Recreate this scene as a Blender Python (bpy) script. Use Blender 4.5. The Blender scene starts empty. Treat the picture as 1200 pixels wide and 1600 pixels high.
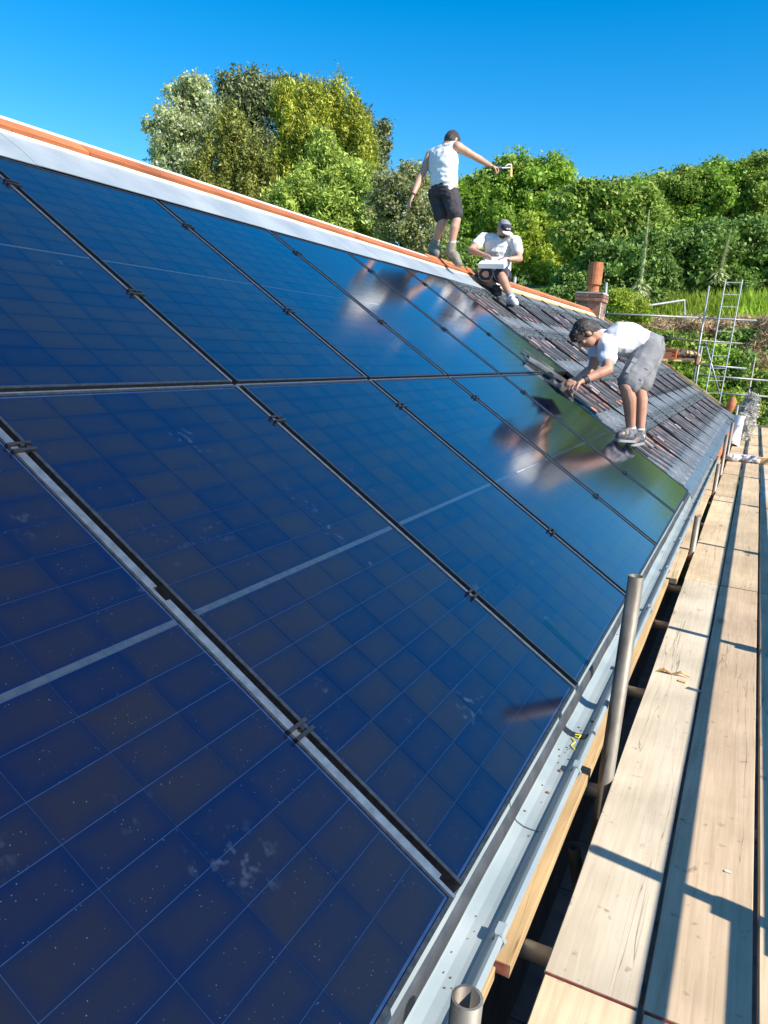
import bpy, bmesh, math, random
import numpy as np
from mathutils import Vector, Matrix, noise

rad = math.radians
S = bpy.context.scene
COL = S.collection
random.seed(7)

# ---------------------------------------------------------------- camera, sky, sun, exposure
cam_data = bpy.data.cameras.new('camera')
cam = bpy.data.objects.new('camera', cam_data)
COL.objects.link(cam)
cam.matrix_world = Matrix.Translation((0.386, -1.341, 1.096)) @ Matrix([[0.89957, -0.15684, 0.40764], [0.431, 0.16764, -0.88664], [0.07072, 0.97329, 0.21841]]).to_4x4()
cam_data.sensor_fit = 'VERTICAL'
cam_data.sensor_height = 24.0
cam_data.sensor_width = 18.0
cam_data.lens = 18.167
cam_data.clip_start = 0.05
cam_data.clip_end = 1500
S.camera = cam

SUN_EL, SUN_AZ = rad(41.0), rad(-9.0)          # azimuth measured from +X
world = bpy.data.worlds.new('World')
S.world = world
world.use_nodes = True
wn = world.node_tree
sky = wn.nodes.new('ShaderNodeTexSky')
sky.sky_type = 'NISHITA'
sky.sun_disc = False
sky.sun_elevation = SUN_EL
sky.sun_rotation = rad(90) - SUN_AZ
sky.altitude = 100
sky.air_density = 1.0
sky.dust_density = 0.55
sky.ozone_density = 4.0
hsv = wn.nodes.new('ShaderNodeHueSaturation')
hsv.inputs['Saturation'].default_value = 1.45
hsv.inputs['Hue'].default_value = 0.495
wn.links.new(sky.outputs[0], hsv.inputs['Color'])
wn.links.new(hsv.outputs[0], wn.nodes['Background'].inputs[0])
wn.nodes['Background'].inputs[1].default_value = 0.123

sun_data = bpy.data.lights.new('sun', 'SUN')
sun_data.energy = 4.6
sun_data.angle = rad(0.53)
sun_data.color = (1.0, 0.93, 0.82)
sun = bpy.data.objects.new('sun', sun_data)
COL.objects.link(sun)
to_sun = Vector((math.cos(SUN_AZ) * math.cos(SUN_EL), math.sin(SUN_AZ) * math.cos(SUN_EL), math.sin(SUN_EL)))
sun.rotation_euler = to_sun.to_track_quat('Z', 'Y').to_euler()
sun.location = (20, -5, 20)

S.view_settings.view_transform = 'Standard'
S.view_settings.look = 'None'
S.view_settings.gamma = 1
S.view_settings.exposure = 0.78
S.view_settings.use_curve_mapping = False
S.cycles.max_bounces = 8
S.cycles.transparent_max_bounces = 12

# ---------------------------------------------------------------- helpers
def tag(o, label=None, cat=None, group=None, kind=None):
    if label: o['label'] = label
    if cat: o['category'] = cat
    if group: o['group'] = group
    if kind: o['kind'] = kind
    return o

def mesh(name, verts, faces, mat=None, smooth=False):
    me = bpy.data.meshes.new(name)
    me.from_pydata([tuple(v) for v in verts], [], faces)
    for m in (mat if isinstance(mat, (list, tuple)) else [mat]):
        if m: me.materials.append(m)
    if smooth:
        me.polygons.foreach_set('use_smooth', [True] * len(me.polygons))
    me.update()
    return me

def obj(name, me, parent=None, loc=None):
    o = bpy.data.objects.new(name, me)
    COL.objects.link(o)
    if parent: o.parent = parent
    if loc is not None: o.location = loc
    return o

def empty(name, loc, label, cat, group=None, rot=None):
    o = bpy.data.objects.new(name, None)
    COL.objects.link(o)
    o.location = loc
    o.empty_display_size = 0.1
    if rot is not None: o.rotation_euler = rot
    return tag(o, label, cat, group)

class MB:
    """collects shapes, becomes one mesh"""
    def __init__(s):
        s.v = []; s.f = []; s.m = []
    def add(s, v, f, m=0):
        n = len(s.v)
        s.v += [Vector(p) for p in v]
        s.f += [tuple(i + n for i in q) for q in f]
        s.m += [m] * len(f)
        return s
    def box(s, lo, hi, m=0, fn=None):
        x0, y0, z0 = lo; x1, y1, z1 = hi
        v = [(x0, y0, z0), (x1, y0, z0), (x1, y1, z0), (x0, y1, z0), (x0, y0, z1), (x1, y0, z1), (x1, y1, z1), (x0, y1, z1)]
        if fn: v = [fn(Vector(p)) for p in v]
        return s.add(v, [(0, 3, 2, 1), (4, 5, 6, 7), (0, 1, 5, 4), (1, 2, 6, 5), (2, 3, 7, 6), (3, 0, 4, 7)], m)
    def tube(s, pts, r, n=12, m=0, cap=True, hollow=0):
        pts = [Vector(p) for p in pts]
        rs = r if isinstance(r, (list, tuple)) else [r] * len(pts)
        rings = []
        ref = None
        for i, p in enumerate(pts):
            d = (pts[min(i + 1, len(pts) - 1)] - pts[max(i - 1, 0)]).normalized()
            if ref is None:
                ref = d.orthogonal().normalized()
            a = (ref - d * ref.dot(d)).normalized(); b = d.cross(a); ref = a
            rings.append([p + (a * math.cos(t) + b * math.sin(t)) * rs[i] for t in [2 * math.pi * k / n for k in range(n)]])
        v = [p for rg in rings for p in rg]
        f = []
        for i in range(len(pts) - 1):
            for k in range(n):
                f.append((i * n + k, i * n + (k + 1) % n, (i + 1) * n + (k + 1) % n, (i + 1) * n + k))
        if hollow:
            base = len(v)
            for rg, p, rr in ((rings[0], pts[0], rs[0]), (rings[-1], pts[-1], rs[-1])):
                v += [p + (q - p) * ((rr - hollow) / rr) for q in rg]
            L = (len(pts) - 1) * n
            for k in range(n):
                k2 = (k + 1) % n
                f.append((k2, k, base + k, base + k2))
                f.append((L + k, L + k2, base + n + k2, base + n + k))
                f.append((base + k2, base + k, base + n + k, base + n + k2))
        elif cap:
            f.append(tuple(range(n - 1, -1, -1)))
            f.append(tuple((len(pts) - 1) * n + k for k in range(n)))
        return s.add(v, f, m)
    def ell(s, c, a, b, cc, nu=12, nv=8, m=0):
        """ellipsoid with half axes as vectors"""
        c, a, b, cc = Vector(c), Vector(a), Vector(b), Vector(cc)
        v = [c - cc]; f = []
        for i in range(1, nv):
            t = math.pi * i / nv
            for k in range(nu):
                q = 2 * math.pi * k / nu
                v.append(c + (a * math.cos(q) + b * math.sin(q)) * math.sin(t) - cc * math.cos(t))
        v.append(c + cc)
        for k in range(nu):
            f.append((0, 1 + (k + 1) % nu, 1 + k))
        for i in range(nv - 2):
            for k in range(nu):
                f.append((1 + i * nu + k, 1 + i * nu + (k + 1) % nu, 1 + (i + 1) * nu + (k + 1) % nu, 1 + (i + 1) * nu + k))
        L = len(v) - 1
        for k in range(nu):
            f.append((L, L - nu + k, L - nu + (k + 1) % nu))
        return s.add(v, f, m)
    def cone(s, p0, r0, p1, r1, n=12):
        """round cone"""
        p0, p1 = Vector(p0), Vector(p1)
        d = (p1 - p0); L = d.length; d = d / L if L > 1e-6 else Vector((0, 0, 1))
        pts = []; rs = []
        for t in (-.97, -.75, -.4, 0):
            pts.append(p0 + d * r0 * t); rs.append(r0 * math.sqrt(1 - t * t))
        for t in (0, .4, .75, .97):
            pts.append(p1 + d * r1 * t); rs.append(r1 * math.sqrt(1 - t * t))
        # tube direction is constant, so rings are clean
        a = d.orthogonal().normalized(); b = d.cross(a)
        v = []; f = []
        for p, r in zip(pts, rs):
            v += [p + (a * math.cos(2 * math.pi * k / n) + b * math.sin(2 * math.pi * k / n)) * r for k in range(n)]
        for i in range(len(pts) - 1):
            for k in range(n):
                f.append((i * n + k, i * n + (k + 1) % n, (i + 1) * n + (k + 1) % n, (i + 1) * n + k))
        f.append(tuple(range(n - 1, -1, -1))); f.append(tuple((len(pts) - 1) * n + k for k in range(n)))
        return s.add(v, f)
    def loft(s, rings, n=20, e=2.4):
        """rings: (centre, a, b) half-axis vectors; closed ends"""
        v = []; f = []
        for c, a, b in rings:
            c, a, b = Vector(c), Vector(a), Vector(b)
            for k in range(n):
                t = 2 * math.pi * k / n
                x, y = math.cos(t), math.sin(t)
                v.append(c + a * math.copysign(abs(x) ** (2 / e), x) + b * math.copysign(abs(y) ** (2 / e), y))
        for i in range(len(rings) - 1):
            for k in range(n):
                f.append((i * n + k, i * n + (k + 1) % n, (i + 1) * n + (k + 1) % n, (i + 1) * n + k))
        f.append(tuple(range(n - 1, -1, -1))); f.append(tuple((len(rings) - 1) * n + k for k in range(n)))
        return s.add(v, f)
    def shift(s, d):
        d = Vector(d)
        s.v = [p + d for p in s.v]
        return s
    def mesh(s, name, mat=None, smooth=False):
        me = mesh(name, s.v, s.f, mat, smooth)
        if any(s.m): me.polygons.foreach_set('material_index', s.m)
        return me
    def build(s, name, mat=None, parent=None, loc=None, smooth=False):
        return obj(name, s.mesh(name, mat, smooth), parent, loc)

def skin(mb, name, mat, voxel=0.008, smooth=4, wrinkle=0.0, wscale=9.0, extra=None):
    """fuses overlapping closed shapes into one continuous surface"""
    tmp = bpy.data.objects.new('tmp', mesh('tmp', mb.v, mb.f))
    COL.objects.link(tmp)
    r = tmp.modifiers.new('r', 'REMESH'); r.mode = 'VOXEL'; r.voxel_size = voxel; r.use_smooth_shade = True
    if smooth:
        sm = tmp.modifiers.new('s', 'SMOOTH'); sm.factor = 0.5; sm.iterations = smooth
    dg = bpy.context.evaluated_depsgraph_get(); dg.update()
    me = bpy.data.meshes.new_from_object(tmp.evaluated_get(dg))
    me.name = name
    bpy.data.objects.remove(tmp)
    if wrinkle:
        nrm = [v.normal.copy() for v in me.vertices]
        for v, nn in zip(me.vertices, nrm):
            p = v.co * wscale
            h = noise.noise(Vector((p.x, p.y, p.z * 2.2))) + .5 * noise.noise(p * 2.3)
            h = 1 - abs(h) * 2.2
            v.co += nn * (wrinkle * h)
    me.materials.clear()
    me.materials.append(mat)
    me.polygons.foreach_set('use_smooth', [True] * len(me.polygons))
    me.update()
    return me

# ---------------------------------------------------------------- materials
def material(name, c1, c2=None, rough=0.7, scale=8.0, stretch=(1, 1, 1), metallic=0.0, bump=0.0, bscale=None, detail=4.0,
             rvar=0.0, spec=0.5, coords='Object', ramp=(0.35, 0.65), coat=0.0, objvar=0.0, rough2=None, dist=0.01):
    m = bpy.data.materials.new(name)
    m.use_nodes = True
    nt = m.node_tree; N = nt.nodes; Lk = nt.links
    b = N['Principled BSDF']
    b.inputs['Roughness'].default_value = rough
    b.inputs['Metallic'].default_value = metallic
    b.inputs['Specular IOR Level'].default_value = spec
    b.inputs['Coat Weight'].default_value = coat
    tc = N.new('ShaderNodeTexCoord'); mp = N.new('ShaderNodeMapping')
    mp.inputs['Scale'].default_value = stretch
    Lk.new(tc.outputs[coords], mp.inputs['Vector'])
    nz = N.new('ShaderNodeTexNoise'); nz.inputs['Scale'].default_value = scale; nz.inputs['Detail'].default_value = detail
    Lk.new(mp.outputs[0], nz.inputs['Vector'])
    rp = N.new('ShaderNodeValToRGB')
    rp.color_ramp.elements[0].position = ramp[0]; rp.color_ramp.elements[1].position = ramp[1]
    rp.color_ramp.elements[0].color = (*c1, 1); rp.color_ramp.elements[1].color = (*(c2 or c1), 1)
    Lk.new(nz.outputs['Fac'], rp.inputs['Fac'])
    out = rp.outputs['Color']
    if objvar:
        oi = N.new('ShaderNodeObjectInfo'); mr = N.new('ShaderNodeMapRange')
        mr.inputs['To Min'].default_value = 1 - objvar; mr.inputs['To Max'].default_value = 1 + objvar
        Lk.new(oi.outputs['Random'], mr.inputs['Value'])
        hs = N.new('ShaderNodeHueSaturation')
        Lk.new(mr.outputs[0], hs.inputs['Value']); Lk.new(out, hs.inputs['Color'])
        out = hs.outputs[0]
    Lk.new(out, b.inputs['Base Color'])
    if rough2 is not None:
        mr2 = N.new('ShaderNodeMapRange'); mr2.inputs['To Min'].default_value = rough; mr2.inputs['To Max'].default_value = rough2
        Lk.new(nz.outputs['Fac'], mr2.inputs['Value']); Lk.new(mr2.outputs[0], b.inputs['Roughness'])
    if bump:
        nb = N.new('ShaderNodeTexNoise'); nb.inputs['Scale'].default_value = bscale or scale * 4; nb.inputs['Detail'].default_value = 5
        Lk.new(mp.outputs[0], nb.inputs['Vector'])
        bp = N.new('ShaderNodeBump'); bp.inputs['Strength'].default_value = bump; bp.inputs['Distance'].default_value = dist
        Lk.new(nb.outputs['Fac'], bp.inputs['Height']); Lk.new(bp.outputs[0], b.inputs['Normal'])
    m['out'] = 1
    return m

def leaf_material(name, c1, c2, c3=None, trans=0.35, rough=0.5):
    m = bpy.data.materials.new(name); m.use_nodes = True
    nt = m.node_tree; N = nt.nodes; Lk = nt.links
    b = N['Principled BSDF']; b.inputs['Roughness'].default_value = rough; b.inputs['Specular IOR Level'].default_value = 0.35
    g = N.new('ShaderNodeNewGeometry')
    rp = N.new('ShaderNodeValToRGB')
    rp.color_ramp.elements[0].color = (*c1, 1); rp.color_ramp.elements[1].color = (*c2, 1)
    if c3:
        e = rp.color_ramp.elements.new(0.9); e.color = (*c2, 1)
        rp.color_ramp.elements[-1].color = (*c3, 1); rp.color_ramp.elements[-1].position = 0.96
    Lk.new(g.outputs['Random Per Island'], rp.inputs['Fac'])
    # patches of slightly different leaf colour over a crown
    tc = N.new('ShaderNodeTexCoord'); nz = N.new('ShaderNodeTexNoise'); nz.inputs['Scale'].default_value = 0.9
    Lk.new(tc.outputs['Object'], nz.inputs['Vector'])
    mr = N.new('ShaderNodeMapRange'); mr.inputs['From Min'].default_value = .3; mr.inputs['From Max'].default_value = .7
    mr.inputs['To Min'].default_value = .75; mr.inputs['To Max'].default_value = 1.25
    Lk.new(nz.outputs['Fac'], mr.inputs['Value'])
    hs = N.new('ShaderNodeHueSaturation'); Lk.new(mr.outputs[0], hs.inputs['Value']); Lk.new(rp.outputs[0], hs.inputs['Color'])
    Lk.new(hs.outputs[0], b.inputs['Base Color'])
    t = N.new('ShaderNodeBsdfTranslucent'); Lk.new(hs.outputs[0], t.inputs['Color'])
    mx = N.new('ShaderNodeMixShader'); mx.inputs[0].default_value = trans
    Lk.new(b.outputs[0], mx.inputs[1]); Lk.new(t.outputs[0], mx.inputs[2])
    Lk.new(mx.outputs[0], N['Material Output'].inputs['Surface'])
    return m

def wood_material(name, light, dark, along=1, rough=0.75, objvar=0.15, red=None):
    """planed timber: long grain, knots, drying cracks, grime"""
    m = bpy.data.materials.new(name); m.use_nodes = True
    nt = m.node_tree; N = nt.nodes; Lk = nt.links
    b = N['Principled BSDF']; b.inputs['Roughness'].default_value = rough; b.inputs['Specular IOR Level'].default_value = 0.25
    tc = N.new('ShaderNodeTexCoord'); oi = N.new('ShaderNodeObjectInfo')
    off = N.new('ShaderNodeVectorMath'); off.operation = 'SCALE'; off.inputs[0].default_value = (13.1, 7.7, 3.3)
    Lk.new(oi.outputs['Random'], off.inputs['Scale'])
    ad = N.new('ShaderNodeVectorMath'); Lk.new(tc.outputs['Object'], ad.inputs[0]); Lk.new(off.outputs[0], ad.inputs[1])
    st = [22, 22, 22]; st[along] = 0.9
    mp = N.new('ShaderNodeMapping'); mp.inputs['Scale'].default_value = st; Lk.new(ad.outputs[0], mp.inputs['Vector'])
    nz = N.new('ShaderNodeTexNoise'); nz.inputs['Scale'].default_value = 2.2; nz.inputs['Detail'].default_value = 6; nz.inputs['Distortion'].default_value = 1.2
    Lk.new(mp.outputs[0], nz.inputs['Vector'])
    st2 = [16, 16, 16]; st2[along] = 0.55
    mp2 = N.new('ShaderNodeMapping'); mp2.inputs['Scale'].default_value = st2; Lk.new(ad.outputs[0], mp2.inputs['Vector'])
    cr = N.new('ShaderNodeTexNoise'); cr.inputs['Scale'].default_value = 1.0; cr.inputs['Detail'].default_value = 3; cr.inputs['Distortion'].default_value = .6
    Lk.new(mp2.outputs[0], cr.inputs['Vector'])
    crr = N.new('ShaderNodeValToRGB')                       # thin dark cracks where the noise passes one level
    els = crr.color_ramp.elements
    els[0].position = 0.0; els[0].color = (1, 1, 1, 1); els[1].position = 1.0; els[1].color = (1, 1, 1, 1)
    for pos, c in ((0.600, 1), (0.6045, .3), (0.607, .3), (0.612, 1)):
        e = els.new(pos); e.color = (c, c, c, 1)
    Lk.new(cr.outputs['Fac'], crr.inputs['Fac'])
    st3 = [9, 9, 9]; st3[along] = 3.2
    mp3 = N.new('ShaderNodeMapping'); mp3.inputs['Scale'].default_value = st3; Lk.new(ad.outputs[0], mp3.inputs['Vector'])
    vo = N.new('ShaderNodeTexVoronoi'); vo.inputs['Scale'].default_value = 0.55; Lk.new(mp3.outputs[0], vo.inputs['Vector'])
    kn = N.new('ShaderNodeValToRGB')
    kn.color_ramp.elements[0].position = 0.05; kn.color_ramp.elements[0].color = (.5, .4, .32, 1)
    kn.color_ramp.elements[1].position = 0.14; kn.color_ramp.elements[1].color = (1, 1, 1, 1)
    Lk.new(vo.outputs['Distance'], kn.inputs['Fac'])
    rp = N.new('ShaderNodeValToRGB')
    rp.color_ramp.elements[0].position = .3; rp.color_ramp.elements[0].color = (*dark, 1)
    rp.color_ramp.elements[1].position = .62; rp.color_ramp.elements[1].color = (*light, 1)
    Lk.new(nz.outputs['Fac'], rp.inputs['Fac'])
    def mult(a, bb, fac=1.0):
        x = N.new('ShaderNodeMix'); x.data_type = 'RGBA'; x.blend_type = 'MULTIPLY'; x.inputs[0].default_value = fac
        Lk.new(a, x.inputs[6]); Lk.new(bb, x.inputs[7]); return x.outputs[2]
    o = mult(rp.outputs[0], crr.outputs[0], .8); o = mult(o, kn.outputs[0], .75)
    sp = N.new('ShaderNodeTexNoise'); sp.inputs['Scale'].default_value = 26; sp.inputs['Detail'].default_value = 3
    Lk.new(ad.outputs[0], sp.inputs['Vector'])
    spr = N.new('ShaderNodeValToRGB')
    spr.color_ramp.elements[0].position = .66; spr.color_ramp.elements[0].color = (1, 1, 1, 1)
    spr.color_ramp.elements[1].position = .76; spr.color_ramp.elements[1].color = (.42, .38, .33, 1)
    Lk.new(sp.outputs['Fac'], spr.inputs['Fac'])
    o = mult(o, spr.outputs[0], .7)
    gr = N.new('ShaderNodeTexNoise'); gr.inputs['Scale'].default_value = 2.3; gr.inputs['Detail'].default_value = 5
    Lk.new(ad.outputs[0], gr.inputs['Vector'])
    grr = N.new('ShaderNodeMapRange'); grr.inputs['From Min'].default_value = .3; grr.inputs['From Max'].default_value = .7
    grr.inputs['To Min'].default_value = .74; grr.inputs['To Max'].default_value = 1.14
    Lk.new(gr.outputs['Fac'], grr.inputs['Value'])
    mr = N.new('ShaderNodeMapRange'); mr.inputs['To Min'].default_value = 1 - objvar; mr.inputs['To Max'].default_value = 1 + objvar
    Lk.new(oi.outputs['Random'], mr.inputs['Value'])
    mm = N.new('ShaderNodeMath'); mm.operation = 'MULTIPLY'; Lk.new(grr.outputs[0], mm.inputs[0]); Lk.new(mr.outputs[0], mm.inputs[1])
    hs = N.new('ShaderNodeHueSaturation'); Lk.new(mm.outputs[0], hs.inputs['Value']); Lk.new(o, hs.inputs['Color'])
    Lk.new(hs.outputs[0], b.inputs['Base Color'])
    bp = N.new('ShaderNodeBump'); bp.inputs['Strength'].default_value = .35; bp.inputs['Distance'].default_value = .003
    ma = N.new('ShaderNodeMath'); ma.operation = 'MULTIPLY'; Lk.new(nz.outputs['Fac'], ma.inputs[0]); Lk.new(crr.outputs[0], ma.inputs[1])
    Lk.new(ma.outputs[0], bp.inputs['Height']); Lk.new(bp.outputs[0], b.inputs['Normal'])
    return m

def cell_material(name):
    """silicon cell under textured glass: navy rim, browner middle, dust specks, finger smudges"""
    m = bpy.data.materials.new(name); m.use_nodes = True
    nt = m.node_tree; N = nt.nodes; Lk = nt.links
    b = N['Principled BSDF']
    tc = N.new('ShaderNodeTexCoord'); oi = N.new('ShaderNodeObjectInfo'); g = N.new('ShaderNodeNewGeometry')
    nz = N.new('ShaderNodeTexNoise'); nz.inputs['Scale'].default_value = 4.3; nz.inputs['Detail'].default_value = 4
    Lk.new(g.outputs['Position'], nz.inputs['Vector'])
    # generated coordinates: how near the cell's rim
    sx = N.new('ShaderNodeVectorMath'); sx.operation = 'SUBTRACT'; sx.inputs[1].default_value = (.5, .5, .5)
    Lk.new(tc.outputs['Generated'], sx.inputs[0])
    ab = N.new('ShaderNodeVectorMath'); ab.operation = 'ABSOLUTE'; Lk.new(sx.outputs[0], ab.inputs[0])
    xyz = N.new('ShaderNodeSeparateXYZ'); Lk.new(ab.outputs[0], xyz.inputs[0])
    ex = N.new('ShaderNodeMapRange'); ex.inputs['From Min'].default_value = .30; ex.inputs['From Max'].default_value = .5; Lk.new(xyz.outputs[0], ex.inputs['Value'])
    ey = N.new('ShaderNodeMapRange'); ey.inputs['From Min'].default_value = .22; ey.inputs['From Max'].default_value = .5; Lk.new(xyz.outputs[1], ey.inputs['Value'])
    em = N.new('ShaderNodeMath'); em.operation = 'MAXIMUM'; Lk.new(ex.outputs[0], em.inputs[0]); Lk.new(ey.outputs[0], em.inputs[1])
    rim = N.new('ShaderNodeMath'); rim.operation = 'MULTIPLY'; rim.inputs[1].default_value = .42; Lk.new(em.outputs[0], rim.inputs[0])
    mr = N.new('ShaderNodeMapRange'); mr.inputs['From Min'].default_value = .3; mr.inputs['From Max'].default_value = .7
    mr.inputs['To Min'].default_value = -.22; mr.inputs['To Max'].default_value = .22
    Lk.new(nz.outputs['Fac'], mr.inputs['Value'])
    mr3 = N.new('ShaderNodeMapRange'); mr3.inputs['To Min'].default_value = -.05; mr3.inputs['To Max'].default_value = .62
    Lk.new(oi.outputs['Random'], mr3.inputs['Value'])
    a2 = N.new('ShaderNodeMath'); a2.operation = 'ADD'; Lk.new(mr.outputs[0], a2.inputs[0]); Lk.new(mr3.outputs[0], a2.inputs[1])
    ad = N.new('ShaderNodeMath'); ad.operation = 'ADD'; Lk.new(rim.outputs[0], ad.inputs[0]); Lk.new(a2.outputs[0], ad.inputs[1])
    rp = N.new('ShaderNodeValToRGB')
    rp.color_ramp.elements[0].position = .0; rp.color_ramp.elements[0].color = (.0095, .0082, .0112, 1)
    rp.color_ramp.elements[1].position = .9; rp.color_ramp.elements[1].color = (.0022, .0042, .0235, 1)
    Lk.new(ad.outputs[0], rp.inputs['Fac'])
    # dust specks
    vo = N.new('ShaderNodeTexVoronoi'); vo.inputs['Scale'].default_value = 95; Lk.new(g.outputs['Position'], vo.inputs['Vector'])
    sp = N.new('ShaderNodeValToRGB'); sp.color_ramp.elements[0].position = .045; sp.color_ramp.elements[0].color = (1, 1, 1, 1)
    sp.color_ramp.elements[1].position = .12; sp.color_ramp.elements[1].color = (0, 0, 0, 1)
    Lk.new(vo.outputs['Distance'], sp.inputs['Fac'])
    d2 = N.new('ShaderNodeTexNoise'); d2.inputs['Scale'].default_value = 21; Lk.new(g.outputs['Position'], d2.inputs['Vector'])
    dr = N.new('ShaderNodeMapRange'); dr.inputs['From Min'].default_value = .5; dr.inputs['From Max'].default_value = .62; Lk.new(d2.outputs['Fac'], dr.inputs['Value'])
    dm = N.new('ShaderNodeMath'); dm.operation = 'MULTIPLY'; Lk.new(sp.outputs[0], dm.inputs[0]); Lk.new(dr.outputs[0], dm.inputs[1])
    # smudges: sparse patches of fine streaks
    s1 = N.new('ShaderNodeTexNoise'); s1.inputs['Scale'].default_value = 4.6; s1.inputs['Detail'].default_value = 1; Lk.new(g.outputs['Position'], s1.inputs['Vector'])
    s1r = N.new('ShaderNodeMapRange'); s1r.inputs['From Min'].default_value = .63; s1r.inputs['From Max'].default_value = .76; Lk.new(s1.outputs['Fac'], s1r.inputs['Value'])
    s2 = N.new('ShaderNodeTexNoise'); s2.inputs['Scale'].default_value = 38; s2.inputs['Detail'].default_value = 4; s2.inputs['Distortion'].default_value = .3; Lk.new(g.outputs['Position'], s2.inputs['Vector'])
    s2r = N.new('ShaderNodeMapRange'); s2r.inputs['From Min'].default_value = .56; s2r.inputs['From Max'].default_value = .75; s2r.inputs['To Max'].default_value = .45; Lk.new(s2.outputs['Fac'], s2r.inputs['Value'])
    sm2 = N.new('ShaderNodeMath'); sm2.operation = 'MULTIPLY'; Lk.new(s1r.outputs[0], sm2.inputs[0]); Lk.new(s2r.outputs[0], sm2.inputs[1])
    mx = N.new('ShaderNodeMath'); mx.operation = 'MAXIMUM'; Lk.new(dm.outputs[0], mx.inputs[0]); Lk.new(sm2.outputs[0], mx.inputs[1])
    mk = N.new('ShaderNodeMix'); mk.data_type = 'RGBA'; mk.inputs[7].default_value = (.075, .10, .15, 1)
    Lk.new(mx.outputs[0], mk.inputs[0]); Lk.new(rp.outputs[0], mk.inputs[6])
    Lk.new(mk.outputs[2], b.inputs['Base Color'])
    b.inputs['Roughness'].default_value = GLASS_ROUGH
    b.inputs['IOR'].default_value = 1.42
    b.inputs['Specular Tint'].default_value = (.6, .8, 1, 1)
    b.inputs['Coat Weight'].default_value = 1.0
    b.inputs['Coat Roughness'].default_value = .115
    b.inputs['Coat IOR'].default_value = 1.37
    return m
GLASS_ROUGH = 0.13

M = {}
M['cell'] = cell_material('solar_cell')
M['backsheet'] = material('backsheet', (.014, .032, .092), (.020, .042, .112), rough=.13, scale=30)
M['busbar'] = material('busbar', (.022, .031, .046), (.032, .042, .056), rough=.12, scale=40, coat=1.0)
M['frame'] = material('anodised_frame', (.045, .05, .055), (.08, .085, .09), rough=.34, metallic=.7, scale=60, bump=.1)
M['galv'] = material('galvanised_strip', (.22, .245, .255), (.34, .36, .37), rough=.38, metallic=.85, scale=35, bump=.3, bscale=160, dist=.002)
M['channel'] = material('black_channel', (.006, .006, .007), (.01, .01, .011), rough=.6, scale=20)
M['trough'] = material('tile_trough', (.008, .007, .007), (.016, .013, .012), rough=.95, scale=20, spec=.05)
M['clamp'] = material('black_clamp', (.012, .012, .014), (.02, .02, .022), rough=.35, scale=30)
M['lug'] = material('lugged_tile', (.055, .065, .07), (.15, .165, .17), rough=.45, scale=25, bump=.35, bscale=120, dist=.003, objvar=.2)
M['lead'] = material('grey_flashing', (.25, .29, .32), (.34, .375, .40), rough=.45, scale=2.6, bump=.5, bscale=5, spec=.5, detail=7, dist=.006)
M['eaves'] = material('eaves_flashing', (.045, .055, .065), (.085, .095, .105), rough=.5, scale=14, metallic=.2, bump=.3, bscale=90, dist=.003)
M['tray'] = material('eaves_tray', (.13, .18, .25), (.18, .24, .31), rough=.33, scale=6, metallic=.35, bump=.15, bscale=40, dist=.003)
M['gutter'] = material('gutter_plastic', (.25, .305, .32), (.33, .375, .38), rough=.4, scale=5, detail=7, bump=.06, bscale=60, dist=.002)
M['gutter_dirt'] = material('leaf_debris', (.10, .06, .03), (.25, .12, .07), rough=.9, scale=80)
M['rubber'] = material('black_rubber', (.015, .02, .03), (.02, .025, .035), rough=.5)
M['yellow'] = material('yellow_paint', (.75, .65, .05), (.8, .7, .08), rough=.6)
M['orange'] = material('orange_clay', (.44, .14, .055), (.58, .22, .09), rough=.75, scale=11, bump=.25, bscale=50, objvar=.12)
M['ridge_wood'] = wood_material('ridge_timber', (.50, .17, .07), (.38, .12, .045), along=1)
M['cream'] = material('breather_membrane', (.62, .58, .51), (.70, .66, .59), rough=.7, scale=9, bump=.2, bscale=30)
M['batten'] = wood_material('yellow_batten', (.74, .52, .24), (.60, .38, .15), along=1)
M['underlay'] = material('roof_underlay', (.05, .03, .025), (.09, .05, .04), rough=.8, scale=5)
M['tile'] = material('dark_concrete_tile', (.10, .11, .115), (.21, .22, .225), rough=.40, scale=25, bump=.35, bscale=120, dist=.003, objvar=.2)
M['rib'] = material('black_rib_tile', (.026, .021, .019), (.17, .155, .15), rough=.28, scale=7, stretch=(1, .5, 1), bump=.25, bscale=70, dist=.003, objvar=.3)
M['pinkish'] = material('dusty_clay', (.34, .22, .19), (.50, .38, .35), rough=.85, scale=9, objvar=.2)
M['red'] = material('red_clay', (.50, .14, .06), (.66, .30, .20), rough=.8, scale=9, objvar=.25)
M['render'] = material('wall_render', (.16, .12, .09), (.22, .17, .13), rough=.9, scale=4, bump=.2)
M['brick'] = material('stack_brick', (.22, .11, .075), (.36, .2, .14), rough=.9, scale=14, bump=.4, objvar=.35)
M['mortar'] = material('pale_mortar', (.42, .40, .38), (.55, .53, .5), rough=.95, scale=12, bump=.5)
M['steel'] = material('galvanised_tube', (.20, .185, .155), (.36, .34, .30), rough=.5, metallic=.55, scale=7, bump=.2, bscale=60, detail=8, dist=.003, rough2=.65)
M['steel_in'] = material('weathered_galvanised_tube', (.085, .065, .045), (.30, .275, .23), rough=.55, metallic=.35, scale=11, stretch=(1, 1, .35), bump=.25, bscale=60, detail=8, dist=.003)
M['bright_steel'] = material('bright_tube', (.30, .31, .31), (.42, .43, .42), rough=.5, metallic=.4, scale=6)
M['rust'] = material('rusty_coupler', (.22, .10, .05), (.34, .17, .09), rough=.8, scale=25, bump=.3)
M['board_tan'] = wood_material('board_tan', (.66, .51, .33), (.55, .41, .25))
M['board_cream'] = wood_material('board_cream', (.72, .62, .46), (.64, .53, .38))
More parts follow.
